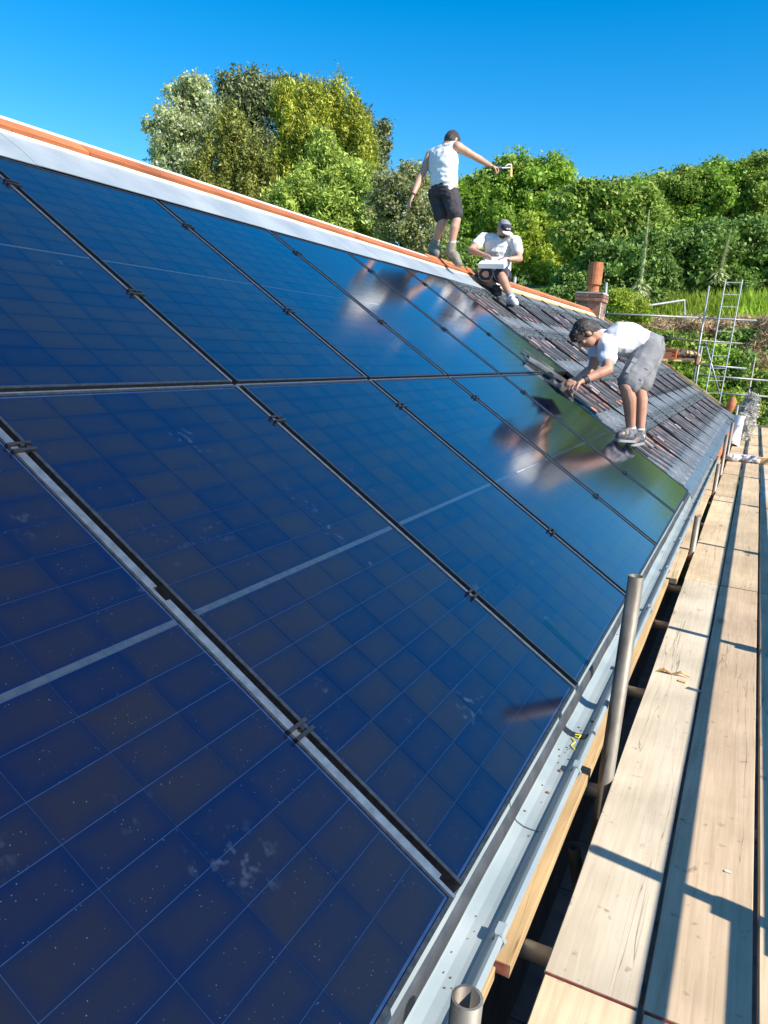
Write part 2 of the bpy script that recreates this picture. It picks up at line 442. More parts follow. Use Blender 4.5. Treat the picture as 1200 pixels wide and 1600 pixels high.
M['board_pink'] = wood_material('board_pink', (.60, .45, .30), (.49, .36, .23))
M['board_orange'] = wood_material('board_orange', (.66, .46, .24), (.54, .35, .17))
M['band'] = material('hoop_band', (.25, .24, .22), (.36, .34, .31), rough=.5, metallic=.6, scale=30)
M['red_paint'] = material('red_end_paint', (.40, .10, .07), (.55, .22, .15), rough=.8, scale=30, ramp=(.4, .6))
M['slab'] = material('concrete_slab', (.22, .22, .21), (.32, .31, .29), rough=.9, scale=8, bump=.3, objvar=.12)
M['soil'] = material('soil', (.10, .075, .05), (.16, .12, .08), rough=1, scale=3)
M['turf'] = material('turf', (.05, .10, .02), (.10, .17, .035), rough=.9, scale=1.2, bump=.5, bscale=9)
M['skin'] = material('skin', (.50, .26, .17), (.58, .33, .23), rough=.5, scale=12, bump=.05)
M['skin_tan'] = material('tanned_skin', (.47, .23, .145), (.57, .30, .20), rough=.48, scale=10, bump=.06)
M['white_cloth'] = material('white_cotton', (.78, .77, .76), (.82, .81, .80), rough=.9, scale=20, bump=.15, bscale=200, dist=.002)
M['offwhite_cloth'] = material('grey_white_cotton', (.66, .65, .62), (.72, .71, .68), rough=.9, scale=18, bump=.15, bscale=200, dist=.002)
M['black_cloth'] = material('charcoal_cloth', (.035, .032, .036), (.055, .05, .055), rough=.85, scale=15, bump=.2, bscale=150, dist=.002)
M['navy_cloth'] = material('navy_cloth', (.018, .019, .035), (.035, .036, .055), rough=.85, scale=15)
M['grey_cloth'] = material('grey_canvas', (.17, .17, .18), (.24, .24, .245), rough=.9, scale=9, bump=.25, bscale=120, dist=.002)
M['boot'] = material('olive_boot', (.20, .18, .13), (.30, .27, .21), rough=.85, scale=30, bump=.3)
M['sole'] = material('boot_sole', (.08, .075, .065), (.12, .11, .1), rough=.8)
M['trainer'] = material('grey_trainer', (.06, .06, .065), (.19, .19, .20), rough=.7, scale=22, ramp=(.45, .55))
M['hair'] = material('dark_hair', (.018, .013, .010), (.07, .052, .042), rough=.5, scale=45, stretch=(1, 1, 2.2), bump=.6, bscale=110)
M['eye'] = material('eye_dark', (.02, .015, .012), rough=.2)
M['print'] = material('grey_print', (.24, .24, .25), (.34, .34, .35), rough=.9, scale=60)
M['paper'] = material('white_card', (.80, .80, .82), (.84, .84, .86), rough=.6, scale=6)
M['plastic'] = material('white_plastic', (.74, .76, .78), (.80, .82, .84), rough=.35, scale=6)
M['crate'] = material('orange_plastic', (.72, .16, .05), (.80, .22, .07), rough=.45, scale=8)
M['old_wood'] = wood_material('weathered_plank', (.17, .12, .085), (.09, .065, .05), along=1)
M['pale_wood'] = wood_material('fresh_softwood', (.76, .52, .24), (.66, .42, .18), along=0)
M['bark'] = material('bark', (.07, .055, .04), (.14, .11, .085), rough=.95, scale=6, bump=.6)

# ---------------------------------------------------------------- roof frame
PITCH = rad(31.8)
CP, SP = math.cos(PITCH), math.sin(PITCH)
def RP(y, u, h=0.0):
    """point on the roof: y along the eave, u up the slope, h off the surface"""
    return Vector((-u * CP + h * SP, y, u * SP + h * CP))
ROOF_ROT = Matrix(((0, -CP, SP), (1, 0, 0), (0, SP, CP))).to_euler()

# ---------------------------------------------------------------- ground
def ground_z(x, y):
    def sm(a, b, t):
        t = min(1, max(0, (t - a) / (b - a))); return t * t * (3 - 2 * t)
    z = -2.6 + 1.9 * sm(17.9, 19.6, y) + .5 * sm(20.2, 21.6, y) + 3.1 * sm(21.4, 25.4, y)
    z += .11 * max(0, min(y, 75) - 25.4)
    z += .35 * noise.noise(Vector((x * .21, y * .21, 0))) * sm(18.6, 22, y)
    return z
xs = [-400, -200, -110] + [-60 + 1.5 * i for i in range(70)] + [60, 110, 200, 400]
ys = [-300, -120, -50, -20, -8, 0, 8, 14, 17, 17.8] + [18.2 + .4 * i for i in range(22)] + [27.5 + 1.5 * i for i in range(32)] + [90, 140, 250, 500]
gv = [(x, y, ground_z(x, y)) for y in ys for x in xs]
nx = len(xs)
gf = [(j * nx + i, j * nx + i + 1, (j + 1) * nx + i + 1, (j + 1) * nx + i) for j in range(len(ys) - 1) for i in range(nx - 1)]
tag(obj('ground', mesh('ground', gv, gf, M['turf'], True)), kind='structure')

pav = tag(obj('patio', MB().box((-.6, -4, -2.64), (4.4, 17.7, -2.56)).mesh('patio', M['soil'])), kind='structure')
slab = MB().box((-.295, -.295, 0), (.295, .295, .045)).mesh('paving_slab', M['slab'])
for i in range(4):
    for j in range(30):
        o = obj('paving_slab', slab, pav, (-.28 + .6 * i, -1 + .6 * j, -2.56 + random.uniform(-.004, .004)))
        o.rotation_euler.z = random.uniform(-.008, .008)

fn = empty('shade_fence', (2.45, 8, -2.6), 'tall close-boarded fence added out of frame right of the scaffold to shade the ground', 'fence')  # added unseen barrier: keeps sun off the ground and wall under the boards
for k in range(11):
    MB().box((0, -12.0 + 2.4 * k - 8 + 4, 0), (.025, -9.61 + 2.4 * k - 8 + 4, 3.2)).build('shade_fence_panel', M['old_wood'], fn)
    MB().box((-.05, -12.06 + 2.4 * k - 4, 0), (.05, -11.96 + 2.4 * k - 4, 3.28)).build('shade_fence_post', M['old_wood'], fn, (.08, 0, 0))
# ---------------------------------------------------------------- house
HB = Vector((-3.3, 7.0, -2.6))
house = empty('house', HB, 'house whose long tiled roof carries the solar panels beside the scaffold', 'house')
def hpart(mb, name, mat, parent=None, smooth=False):
    return mb.build(name, mat, parent or house, None if parent else -HB, smooth)
Y0, Y1, RIDGE = -4.5, 17.72, 3.88
mb = MB()
for p in (0,):
    a = [RP(Y0, 0.02, -.075), RP(Y1, 0.02, -.075), RP(Y1, RIDGE, -.075), RP(Y0, RIDGE, -.075)]
    b = [v + Vector((0, 0, -.12)) for v in a]
    mb.add(a + b, [(0, 1, 2, 3), (7, 6, 5, 4), (0, 4, 5, 1), (1, 5, 6, 2), (2, 6, 7, 3), (3, 7, 4, 0)])
roof = hpart(mb, 'roof', M['underlay'])
top = RP(0, RIDGE, -.075)
mb = MB()
for_back = [Vector((top.x, Y0, top.z)), Vector((top.x, Y1, top.z)), Vector((2 * top.x, Y1, -.06)), Vector((2 * top.x, Y0, -.06))]
mb.add(for_back + [v + Vector((0, 0, -.1)) for v in for_back], [(0, 1, 2, 3), (7, 6, 5, 4), (0, 4, 5, 1), (1, 5, 6, 2), (2, 6, 7, 3), (3, 7, 4, 0)])
hpart(mb, 'rear_roof', M['tile'])
mb = MB()
mb.box((2 * top.x + .35, Y0 + .15, -2.62), (-.30, Y1 - .15, -.12))
gz = top.z - .18
for yy in (Y0 + .15, Y1 - .15):
    mb.add([(2 * top.x + .3, yy, -.15), (-.25, yy, -.15), (top.x, yy, gz), (2 * top.x + .3, yy + .02, -.15), (-.25, yy + .02, -.15), (top.x, yy + .02, gz)],
           [(0, 1, 2), (5, 4, 3), (0, 3, 4, 1), (1, 4, 5, 2), (2, 5, 3, 0)])
hpart(mb, 'wall', M['render'])
hpart(MB().box((-.075, Y0, -.26), (-.05, Y1, -.075)), 'fascia_board', M['render'])

# flashing between the panels and the ridge: sheets lapped end to end
for i in range(7):
    ya = -4.2 + 1.9 * i - .0; yb = ya + 1.93
    if i == 6: yb = 8.25
    if ya > 8.2: break
    mb = MB()
    n = 6
    top_v = []
    for k in range(n + 1):
        y = ya + (yb - ya) * k / n
        end = .30 * max(0, (y - 7.3) / .95) if i >= 5 else 0
        top_v.append([RP(y, 3.378, .003 + .002 * (i % 2)), RP(y, 3.5, .006 + .002 * (i % 2) + .002 * math.sin(y * 5)), RP(y, 3.70, .000 + .002 * (i % 2))])
    v = [p for r in top_v for p in r] + [p - Vector((SP * .004, 0, CP * .004)) for r in top_v for p in r]
    f = []
    B3 = (n + 1) * 3
    for k in range(n):
        for c in range(2):
            q = (k * 3 + c, (k + 1) * 3 + c, (k + 1) * 3 + c + 1, k * 3 + c + 1)
            f.append(q); f.append(tuple(B3 + t for t in reversed(q)))
        for c in (0, 2):
            f.append((k * 3 + c, (k + 1) * 3 + c, B3 + (k + 1) * 3 + c, B3 + k * 3 + c))
    for k in (0, n):
        for c in range(2):
            f.append((k * 3 + c, k * 3 + c + 1, B3 + k * 3 + c + 1, B3 + k * 3 + c))
    mb.add(v, f)
    hpart(mb, 'flashing_sheet', M['lead'])
# ridge: wavy membrane edge, timber, membrane over the top
def strip(u0, u1, h0, h1, ya, yb, wav=0.0, seed=0, thick=.012):
    mb = MB(); n = max(2, int((yb - ya) / .12)); v = []; f = []
    for k in range(n + 1):
        y = ya + (yb - ya) * k / n
        w = wav * noise.noise(Vector((y * 1.7, seed, 0))) + wav * .5 * noise.noise(Vector((y * 6, seed, 3)))
        v += [RP(y, u0 + w, h0), RP(y, u1, h1), RP(y, u1, h1 - thick), RP(y, u0 + w, h0 - thick)]
    for k in range(n):
        for c in range(4):
            f.append((4 * k + c, 4 * k + 4 + c, 4 * k + 4 + (c + 1) % 4, 4 * k + (c + 1) % 4))
    f.append((0, 1, 2, 3)); f.append((4 * n + 3, 4 * n + 2, 4 * n + 1, 4 * n))
    return mb.add(v, f)
hpart(strip(3.668, 3.76, .008, .010, Y0, Y1, .012, 1), 'ridge_membrane', M['cream'])
yy = Y0
while yy < Y1 - .1:
    ye = min(Y1, yy + 3.3)
    hpart(MB().box((0, 0, 0), (1, 1, 1), fn=lambda p, a=yy, b=ye: RP(a + .003 + (b - a - .006) * p.y, 3.712 + .088 * p.x, .011 + .018 * p.z)), 'ridge_batten', M['ridge_wood'])
    yy = ye
hpart(strip(3.800, 3.855, .031, .026, Y0, 7.2, .004, 5), 'ridge_capping', M['cream'])
hpart(strip(3.800, 3.87, .036, .040, 7.21, Y1, .0, 5, .03), 'ridge_board', M['orange'])
hpart(strip(3.60, 3.69, -.006, .004, 8.3, Y1 - .3, .01, 9, .02), 'top_batten', M['batten'])
mb = MB().tube([(top.x, Y0, top.z + .01), (top.x, Y1, top.z + .01)], .055, 10)
hpart(mb, 'ridge_roll', M['cream'])

# ---------------------------------------------------------------- roof tiles in the far bay
def flat_tile(seed):
    r = random.Random(seed)
    mb = MB(); W = .288; n = 24; prof = []
    for k in range(n + 1):
        t = k / n
        prof.append((t * W, .006 * max(0, math.cos(t * 2 * math.pi * 4)) + .004))
    v = []; f = []
    for (u, lift) in ((0, .028), (.40, 0.0)):
        for x, z in prof: v.append((x, u, z + lift))
    for x in (0, W): v += [(x, 0, .008), (x, .40, -.02)]
    m = n + 1
    for k in range(n): f.append((k, k + 1, m + k + 1, m + k))
    b = 2 * m
    f.append(tuple(range(m - 1, -1, -1)) + (b, b + 2))
    f.append((0, m, b + 1, b)); f.append((n, b + 2, b + 3, m + n))
    mb.add(v, f)
    return mb.mesh('roof_tile', M['tile'])
def lumpy_tile(seed):
    r = random.Random(seed)
    mb = MB(); W = .288
    mb.box((0, 0, -.012), (W, .22, .006))
    for i in range(4):
        for j in range(4):
            if r.random() < .12: continue
            x = .004 + .071 * i + r.uniform(-.006, .006); y = .006 + .054 * j + r.uniform(-.010, .006)
            w = r.uniform(.046, .062); L = r.uniform(.030, .046); h = r.uniform(.010, .020)
            mb.add([(x, y, .004), (x + w, y, .004), (x + w * .8, y + .004, .006 + h), (x + w * .5, y, .008 + h), (x + w * .2, y + .004, .006 + h),
                    (x, y + L, .004), (x + w, y + L, .004), (x + w * .5, y + L, .010)],
                   [(0, 1, 2, 3, 4), (1, 6, 7, 2), (2, 7, 3), (3, 7, 4), (4, 7, 5, 0)])
    return mb.mesh('lugged_tile', M['lug'])
def rib_tile(seed):
    r = random.Random(seed)
    mb = MB(); n = 6
    def roll(x0, w, hgt, u0, u1, lift):
        v = []; f = []
        for (u, l) in ((u0, lift), ((u0 + u1) / 2, lift * .6 + r.uniform(-.003, .003)), (u1, lift * .2)):
            for k in range(n + 1):
                t = math.pi * k / n
                v.append((x0 - w * math.cos(t), u, l + hgt * max(0, math.sin(t)) ** .5))
        m = n + 1
        for j in range(2):
            for k in range(n): f.append((j * m + k, j * m + k + 1, (j + 1) * m + k + 1, (j + 1) * m + k))
        f.append(tuple(range(n, -1, -1)))
        mb.add(v, f)
    roll(.044, .041, .016, 0, .43, .006)
    roll(.236, .010, .006, .02, .43, .0)
    # nibs along the lower edge
    mb.box((.002, -.004, -.02), (.088, .010, .014)); mb.box((.092, .0, -.02), (.224, .012, -.004))
    # black bed with clay showing in the trough
    mb.box((.0, .0, -.03), (.237, .43, -.010), m=3)
    u = r.uniform(0, .08)
    while u < .40:
        L = r.uniform(.04, .15)
        q = r.random()
        if q < .74:
            x0 = r.uniform(.098, .15); x1 = r.uniform(.18, .222); h = r.uniform(-.004, .013)
            mb.box((x0, u, -.02), (x1, min(.43, u + L), h), m=1 if q < .34 else (2 if q < .50 else 0))
        u += L + r.uniform(.01, .07)
    return mb.mesh('rib_tile', [M['rib'], M['red'], M['pinkish'], M['trough']])
flat = [flat_tile(i) for i in range(2)]
lump = [lumpy_tile(i) for i in range(6)]
ribs = [rib_tile(i) for i in range(7)]
PER, BASE = .84, .235
def put(name, me, y, u, h, far):
    p = RP(y, u, h)
    o = obj(name, me, house, p - HB)
    o.rotation_euler = ROOF_ROT
    o.rotation_euler.rotate_axis('Z', random.uniform(-.012, .012))
    return o
FAR = {'roof_tile': MB(), 'lugged_tile': MB(), 'rib_tile': MB()}
count = {'roof_tile': 0, 'lugged_tile': 0, 'rib_tile': 0}
RM = Matrix(((0, -CP, SP), (1, 0, 0), (0, SP, CP)))
def lay(name, me, y, u, h):
    if count[name] < 298:
        count[name] += 1
        put(name, me, y, u, h, False)
    else:
        base = RP(y, u, h)
        mi = [p.material_index for p in me.polygons]
        n = len(FAR[name].v)
        FAR[name].v += [base + RM @ v.co for v in me.vertices]
        FAR[name].f += [tuple(i + n for i in p.vertices) for p in me.polygons]
        FAR[name].m += mi
jobs = []
MODW = 1.21
for mod in range(10):
    for row in range(-1, 5):
        u0 = BASE + PER * row
        for unit in range(4):
            y = 5.78 + MODW * mod + .296 * unit
            def ok(uu, yy=y):
                if yy > 17.42 or uu > 3.62: return False
                if yy < 5.78 - .01: return False
                return not (yy < 6.90 and uu > 1.60)
            if row == -1:
                if ok(.05): jobs.append((y, 'roof_tile', random.choice(flat), .055, -.035))
                continue
            uf, ul = u0 + .60, u0 + .44
            if ok(uf + .2): jobs.append((y, 'roof_tile', random.choice(flat), uf, -.040))
            if ok(ul + .1): jobs.append((y, 'lugged_tile', random.choice(lump), ul, -.018))
        for unit in range(5):
            y = 5.79 + MODW * mod + .237 * unit
            if row >= 0 and not (y > 17.45 or u0 > 3.3 or (y < 6.90 and u0 + .3 > 1.66)):
                jobs.append((y, 'rib_tile', random.choice(ribs), u0, -.028))
jobs.sort(key=lambda j: j[0])
for y, name, me, u, h in jobs:
    if u < .1 and name == 'roof_tile' and me in flat:
        pass
    lay(name, me, y, u, h)
for name, mbf in FAR.items():
    if mbf.v:
        o = hpart(mbf, name, [M['rib'], M['red'], M['pinkish'], M['trough']] if name == 'rib_tile' else (M['lug'] if name == 'lugged_tile' else M['tile']))
        tag(o, kind='stuff')
# dark joints: upstanding side edge every fourth tile
for mod in range(1, 11):
    y = 5.78 + MODW * mod - .022
    if y > 17.5: break
    ulo, uhi = .06, (3.6 if y > 6.9 else 1.66)
    hpart(MB().box((0, 0, 0), (1, 1, 1), fn=lambda p: RP(y + .014 * p.x, ulo + (uhi - ulo) * p.y, -.03 + .030 * p.z)), 'joint_strip', M['channel'])
# verge
yv = Y1 - .03
for k in range(5):
    hpart(MB().box((0, 0, 0), (1, 1, 1), fn=lambda p, a=.1 + .74 * k: RP(yv - .05 + .06 * p.x, a + .72 * p.y, -.02 + .05 * p.z)), 'verge_batten', M['batten'] if k != 2 else M['orange'])
mb = MB()
c0 = RP(Y1 - .12, .12, .02)
for k in range(9):
    pass
mb.ell(c0 + Vector((0.02, 0, .10)), (.10, 0, 0), (0, .09, 0), (.03, 0, .20), 10, 7)
hpart(mb, 'verge_cap', M['orange'], smooth=True)

# eaves tray beyond the panels
def profile_run(prof, ya, yb, steps=1, jitter=0):
    mb = MB(); n = len(prof); v = []; f = []
    for k in range(steps + 1):
        y = ya + (yb - ya) * k / steps
        for x, z in prof:
            v.append((x + jitter * noise.noise(Vector((y * 3, x * 9, 1))), y, z + jitter * noise.noise(Vector((y * 3, 4, z * 9)))))
    for k in range(steps):
        for c in range(n):
            f.append((k * n + c, k * n + (c + 1) % n, (k + 1) * n + (c + 1) % n, (k + 1) * n + c))
    f.append(tuple(range(n - 1, -1, -1))); f.append(tuple(steps * n + c for c in range(n)))
    return mb.add(v, f)
def tray_prof(x1, up=.075):
    a = RP(0, up, -.012); q = []
    pts = [(a.x, a.z), (0, -.008), (x1 * .6, -.022), (x1, -.045), (x1 + .008, -.06), (x1, -.075)]
    return pts + [(x - .004, z - .005) for x, z in reversed(pts)]
hpart(profile_run(tray_prof(.030), 5.72, 8.68, 20, .004), 'eaves_tray', M['tray'])
hpart(profile_run(tray_prof(.060), 8.70, 11.9, 8), 'eaves_tray', M['tray'])
hpart(profile_run(tray_prof(.058), 11.92, 15.0, 8), 'eaves_tray', M['tray'])
hpart(profile_run(tray_prof(.056), 15.02, Y1, 8), 'eaves_tray', M['tray'])
# eaves flashing under the panels
hpart(profile_run([(0.003, -.004), (.010, -.010), (.013, -.024), (.013, -.046), (.009, -.046), (.008, -.026), (.006, -.016), (0.001, -.010)], Y0, 5.715, 160, .0035), 'eaves_flashing', M['eaves'])
# gutter: half round with rolled front lip
GX, GZ, GRX, GRZ = .013, -.132, .056, .017
GFLOOR = [(-.040, -.050), (-.037, -.085), (-.028, -.118), (-.012, -.138), (.008, -.147), (.030, -.149), (.048, -.147), (.061, -.141), (.068, -.132)]
def gutter_z(x):
    for (a, za), (b, zb) in zip(GFLOOR[:-1], GFLOOR[1:]):
        if a <= x <= b: return za + (zb - za) * (x - a) / (b - a)
    return GFLOOR[-1][1]
def gutter_prof():
    out = [(x - .003, z - .003) for x, z in GFLOOR]
    lip = [(GX + GRX + .008 + .010 * math.cos(t), GZ + .003 + .010 * math.sin(t)) for t in [rad(a) for a in (200, 250, 300, 350, 40, 90, 140)]]
    return out + lip + list(reversed(GFLOOR))
g1 = profile_run(gutter_prof(), Y0, 1.09, 4); hpart(g1, 'gutter', M['gutter'], smooth=False)
g2 = profile_run(gutter_prof(), 1.11, 5.3, 3); hpart(g2, 'gutter', M['gutter'])
g3 = profile_run(gutter_prof(), 5.31, 9.72, 3); hpart(g3, 'gutter', M['gutter'])
def ring_band(y, w, r_add, x_ext=.0):
    pr = []
    pr = [(x - .004, z - .005 - r_add) for x, z in GFLOOR] + [(x + .0015, z + .0022) for x, z in reversed(GFLOOR)]
    return profile_run(pr, y - w / 2, y + w / 2)
hpart(ring_band(1.10, .035, .001), 'gutter_union', M['rubber'])
hpart(ring_band(5.3, .03, .001), 'gutter_union', M['gutter'])
hpart(ring_band(.512, .004, .001), 'gutter_bracket', M['galv'])
# yellow crayon marks on the union
mb = MB()
for a, b in (((.018, 1.07), (.033, 1.05)), ((.033, 1.05), (.026, 1.02)), ((.026, 1.02), (.042, 1.0)), ((.022, 1.10), (.04, 1.105)), ((.04, 1.105), (.038, 1.08)), ((.025, 1.085), (.038, 1.08))):
    zz = lambda x: gutter_z(x) + .0035
    mb.tube([(a[0], a[1], zz(a[0])), (b[0], b[1], zz(b[0]))], .0022, 5)
hpart(mb, 'crayon_mark', M['yellow'])
for y in (-1.7, -.85, .085, .86, 1.75, 2.6, 3.45, 4.3, 5.15, 6.0, 6.85, 7.7, 8.55, 9.4):
    mb = MB().tube([(GX + GRX - .008, y - .012, GZ - .002), (GX + GRX + .0, y - .012, GZ + .014), (GX + GRX + .012, y - .012, GZ + .014), (GX + GRX + .020, y - .012, GZ), (GX + GRX + .012, y - .012, GZ - .02), (GX + GRX - .02, y - .012, GZ - .024)], .005, 6)
    mb.box((GX + GRX - .004, y - .012, GZ + .006), (GX + GRX + .014, y + .022, GZ + .017))
    hpart(mb, 'gutter_clip', M['gutter'])
# crumbs of mortar and leaf in the gutter
mb = MB(); r = random.Random(3)
for k in range(48):
    y = r.choice([r.uniform(-.5, 1.6), r.gauss(-.12, .06), r.gauss(.95, .08), r.uniform(1.0, 5.5)]); x = min(.055, max(-.02, r.gauss(.022, .014)))
    z = gutter_z(x) + .002
    s = r.uniform(.0010, .0030) * (2 if r.random() < .12 else 1)
    mb.ell((x, y, z), (s * r.uniform(.6, 2), 0, 0), (0, s * r.uniform(.6, 2), 0), (0, 0, s * .6), 5, 4)
tag(hpart(mb, 'gutter_debris', M['gutter_dirt']), kind='stuff')
# orange clay channel pieces where the gutter is still missing
for a, b in ((9.74, 11.75), (11.77, 13.8), (13.82, 16.3)):
    pr = [(-.01, -.22), (.03, -.235), (.066, -.22), (.082, -.18), (.076, -.105), (.0, -.10), (-.015, -.15)]
    hpart(profile_run(pr, a, b), 'clay_channel', M['orange'])

# chimney
CH = Vector((-3.28, 17.0, -.30))
chim = hpart(MB().box((CH.x - .26, CH.y - .30, 1.3), (CH.x + .27, CH.y + .30, 2.66 + CH.z)), 'chimney', M['mortar'])
for z0, ext in [(1.98 + .078 * k, (.0 if k < 7 else .035)) for k in range(9)]:
    k = int(round((z0 - 1.98) / .078)); z0 += CH.z
    hx, hy = .275 + ext, .315 + ext
    def row(n, a, b, fixed, axis):
        for i in range(n):
            t0 = a + (b - a) * (i + (.0 if k % 2 else 0)) / n; t1 = a + (b - a) * (i + 1) / n
            if axis == 'x': lo, hi = (CH.x + t0 + .006, CH.y + fixed - .05, z0), (CH.x + t1 - .006, CH.y + fixed + .05, z0 + .066)
            else: lo, hi = (CH.x + fixed - .05, CH.y + t0 + .006, z0), (CH.x + fixed + .05, CH.y + t1 - .006, z0 + .066)
            MB().box(lo, hi).build('brick', M['brick'] if k > 2 or random.random() < .35 else M['mortar'], chim)
    row(3 if k % 2 else 2, -hx, hx, -hy + .05, 'x'); row(3, -hx, hx, hy - .05, 'x')
    row(3 if k % 2 else 2, -hy + .1, hy - .1, hx - .05, 'y'); row(3, -hy + .1, hy - .1, -hx + .05, 'y')
MB().box((CH.x - .30, CH.y - .34, 2.684 + CH.z), (CH.x + .30, CH.y + .34, 2.715 + CH.z)).build('chimney_cap', M['mortar'], chim)
pot = MB()
pc = Vector((CH.x - .0, CH.y, 2.715 + CH.z))
for (z0, r0, z1, r1) in ((0, .125, .22, .13), (.18, .165, .60, .172), (.58, .155, .66, .158)):
    pot.tube([pc + Vector((0, 0, z0)), pc + Vector((0, 0, z1))], [r0, r1], 18, hollow=.02)
pot.build('chimney_pot', M['orange'], chim, smooth=False)

# ---------------------------------------------------------------- solar panels
PW, PL, PX, PU = 1.108, 1.662, 1.15, 1.6826
cell_me = MB().box((-.0890, -.0441, -.0008), (.0890, .0441, 0)).mesh('solar_cell', M['cell'])
CX, CU = .1795, .0896
def cell_centres():
    x0 = (PW - 6 * CX) / 2; u0 = .0165
    for half in (0, 1):
        for r_ in range(9):
            for c_ in range(6):
                yield x0 + CX * (c_ + .5), u0 + CU * (r_ + .5) + half * (9 * CU - .0 + (PL - 2 * u0 - 18 * CU)), c_, r_
def make_panel(col, row, label):
    y0 = col * PX + .021; u0 = .004 + row * (PU + .002)
    t = empty('solar_panel', RP(y0, u0, 0), label, 'solar panel', 'black solar panels in two rows on the roof')
    t.rotation_euler = ROOF_ROT
    fr = MB()
    w, d, h = .010, .034, .0030
    fr.box((0, 0, -d), (w, PL, h)); fr.box((PW - w, 0, -d), (PW, PL, h))
    fr.box((w, 0, -d), (PW - w, w, h)); fr.box((w, PL - w, -d), (PW - w, PL, h))
    fr.build('frame', M['frame'], t)
    MB().box((w, w, -.006), (PW - w, PL - w, -.0012)).build('backsheet', M['backsheet'], t)
    MB().box((.0155, PL / 2 - .0065, -.0010), (PW - .0155, PL / 2 + .0065, -.0001)).build('busbar_strip', M['busbar'], t)
    if (row == 0 and col <= 2) or (row == 1 and col <= 2):
        for x, u, c_, r_ in cell_centres():
            obj('solar_cell', cell_me, t, (x, u, 0))
    else:
        mb = MB()
        for x, u, c_, r_ in cell_centres():
            mb.box((x - .0890, u - .0441, -.0008), (x + .0890, u + .0441, 0))
        tag(mb.build('solar_cell', M['cell'], t), kind='stuff')
    # black channel and clamps on the far side of this panel
    last = (row == 0 and col == 4) or (row == 1 and col == 5)
    ch = MB().box((PW + .0005, -.002, -.05), (PW + .0415, PL + .018, -.03)); ch.build('channel', M['channel'], t)
    if not last:
        for uc in (((.276, .868) if row == 0 else (.35, .835))):
            c = MB(); yc = uc * PL
            for s in (-.014, .010):
                c.box((PW - .014, yc + s, .0035), (PW + .056, yc + s + .009, .012))
            c.box((PW + .008, yc - .014, -.02), (PW + .034, yc + .019, .0035))
            c.tube([(PW + .020, yc + .003, .003), (PW + .020, yc + .003, .016)], .006, 8)
            c.build('clamp', M['clamp'], t)
    # galvanised strip lying along the near edge of the gap, notched at its joints
    ws = .024 if (row == 0 and col == -1) else .012
    cuts = [(0.0, .028), (.535, .562)] if (row == 0 and col == -1) else []
    sg = []
    pos = 0.0
    for a, b in cuts:
        if a > pos: sg.append((pos * PL, a * PL, ws))
        sg.append((a * PL, b * PL, ws * .42)); pos = b
    sg.append((pos * PL, PL, ws))
    st = MB()
    for a, b, wd in sg:
        st.add([(PW - .004, a, .0034), (PW - .004 + wd, a, .0034), (PW - .004 + wd, b, .0034), (PW - .004, b, .0034),
                (PW - .004, a, .0006 - .0), (PW - .004 + wd, a, -.012), (PW - .004 + wd, b, -.012), (PW - .004, b, .0006)],
               [(0, 1, 2, 3), (7, 6, 5, 4), (0, 4, 5, 1), (1, 5, 6, 2), (2, 6, 7, 3), (3, 7, 4, 0)])
    st.shift((0, 0, .0008))
    st.build('edge_strip', M['galv'], t)
    if row == 0:
        rl = MB().box((-.02, PL + .0030, -.030), (PW + .0, PL + .0110, -.0010)); rl.build('cross_rail', M['galv'], t)
    return t
low = {-2: 'lower-row solar panel beyond the left edge, next before the nearest one',
       -1: 'nearest lower-row solar panel, filling the bottom left corner below the wide galvanised strip',
       0: 'lower-row solar panel just above the wide galvanised strip with notches',
       1: 'lower-row solar panel whose bottom edge ends behind the tall near scaffold tube',
       2: 'lower-row solar panel reflecting the white shirt of the bending man',
       3: 'lower-row solar panel second from the tiles, under the bending man\'s reflected arm',
       4: 'last lower-row solar panel, touching the tiles at the bending man\'s shoes'}
upp = {-2: 'upper-row solar panel beyond the left edge of the photo',
       -1: 'upper-row solar panel at the left edge below the first black seam',
       0: 'upper-row solar panel cut by the left edge with the white streak across it',
       1: 'upper-row solar panel between the second and third black seams from the left',
       2: 'upper-row solar panel showing the edge of the standing man\'s reflection',
       3: 'upper-row solar panel holding most of the standing man\'s reflection below the flashing',
       4: 'upper-row solar panel second from the tiles, below the standing man',
       5: 'last upper-row solar panel, bordering the tiles below the seated man'}
for c_ in range(-2, 5): make_panel(c_, 0, low[c_])
for c_ in range(-2, 6): make_panel(c_, 1, upp[c_])

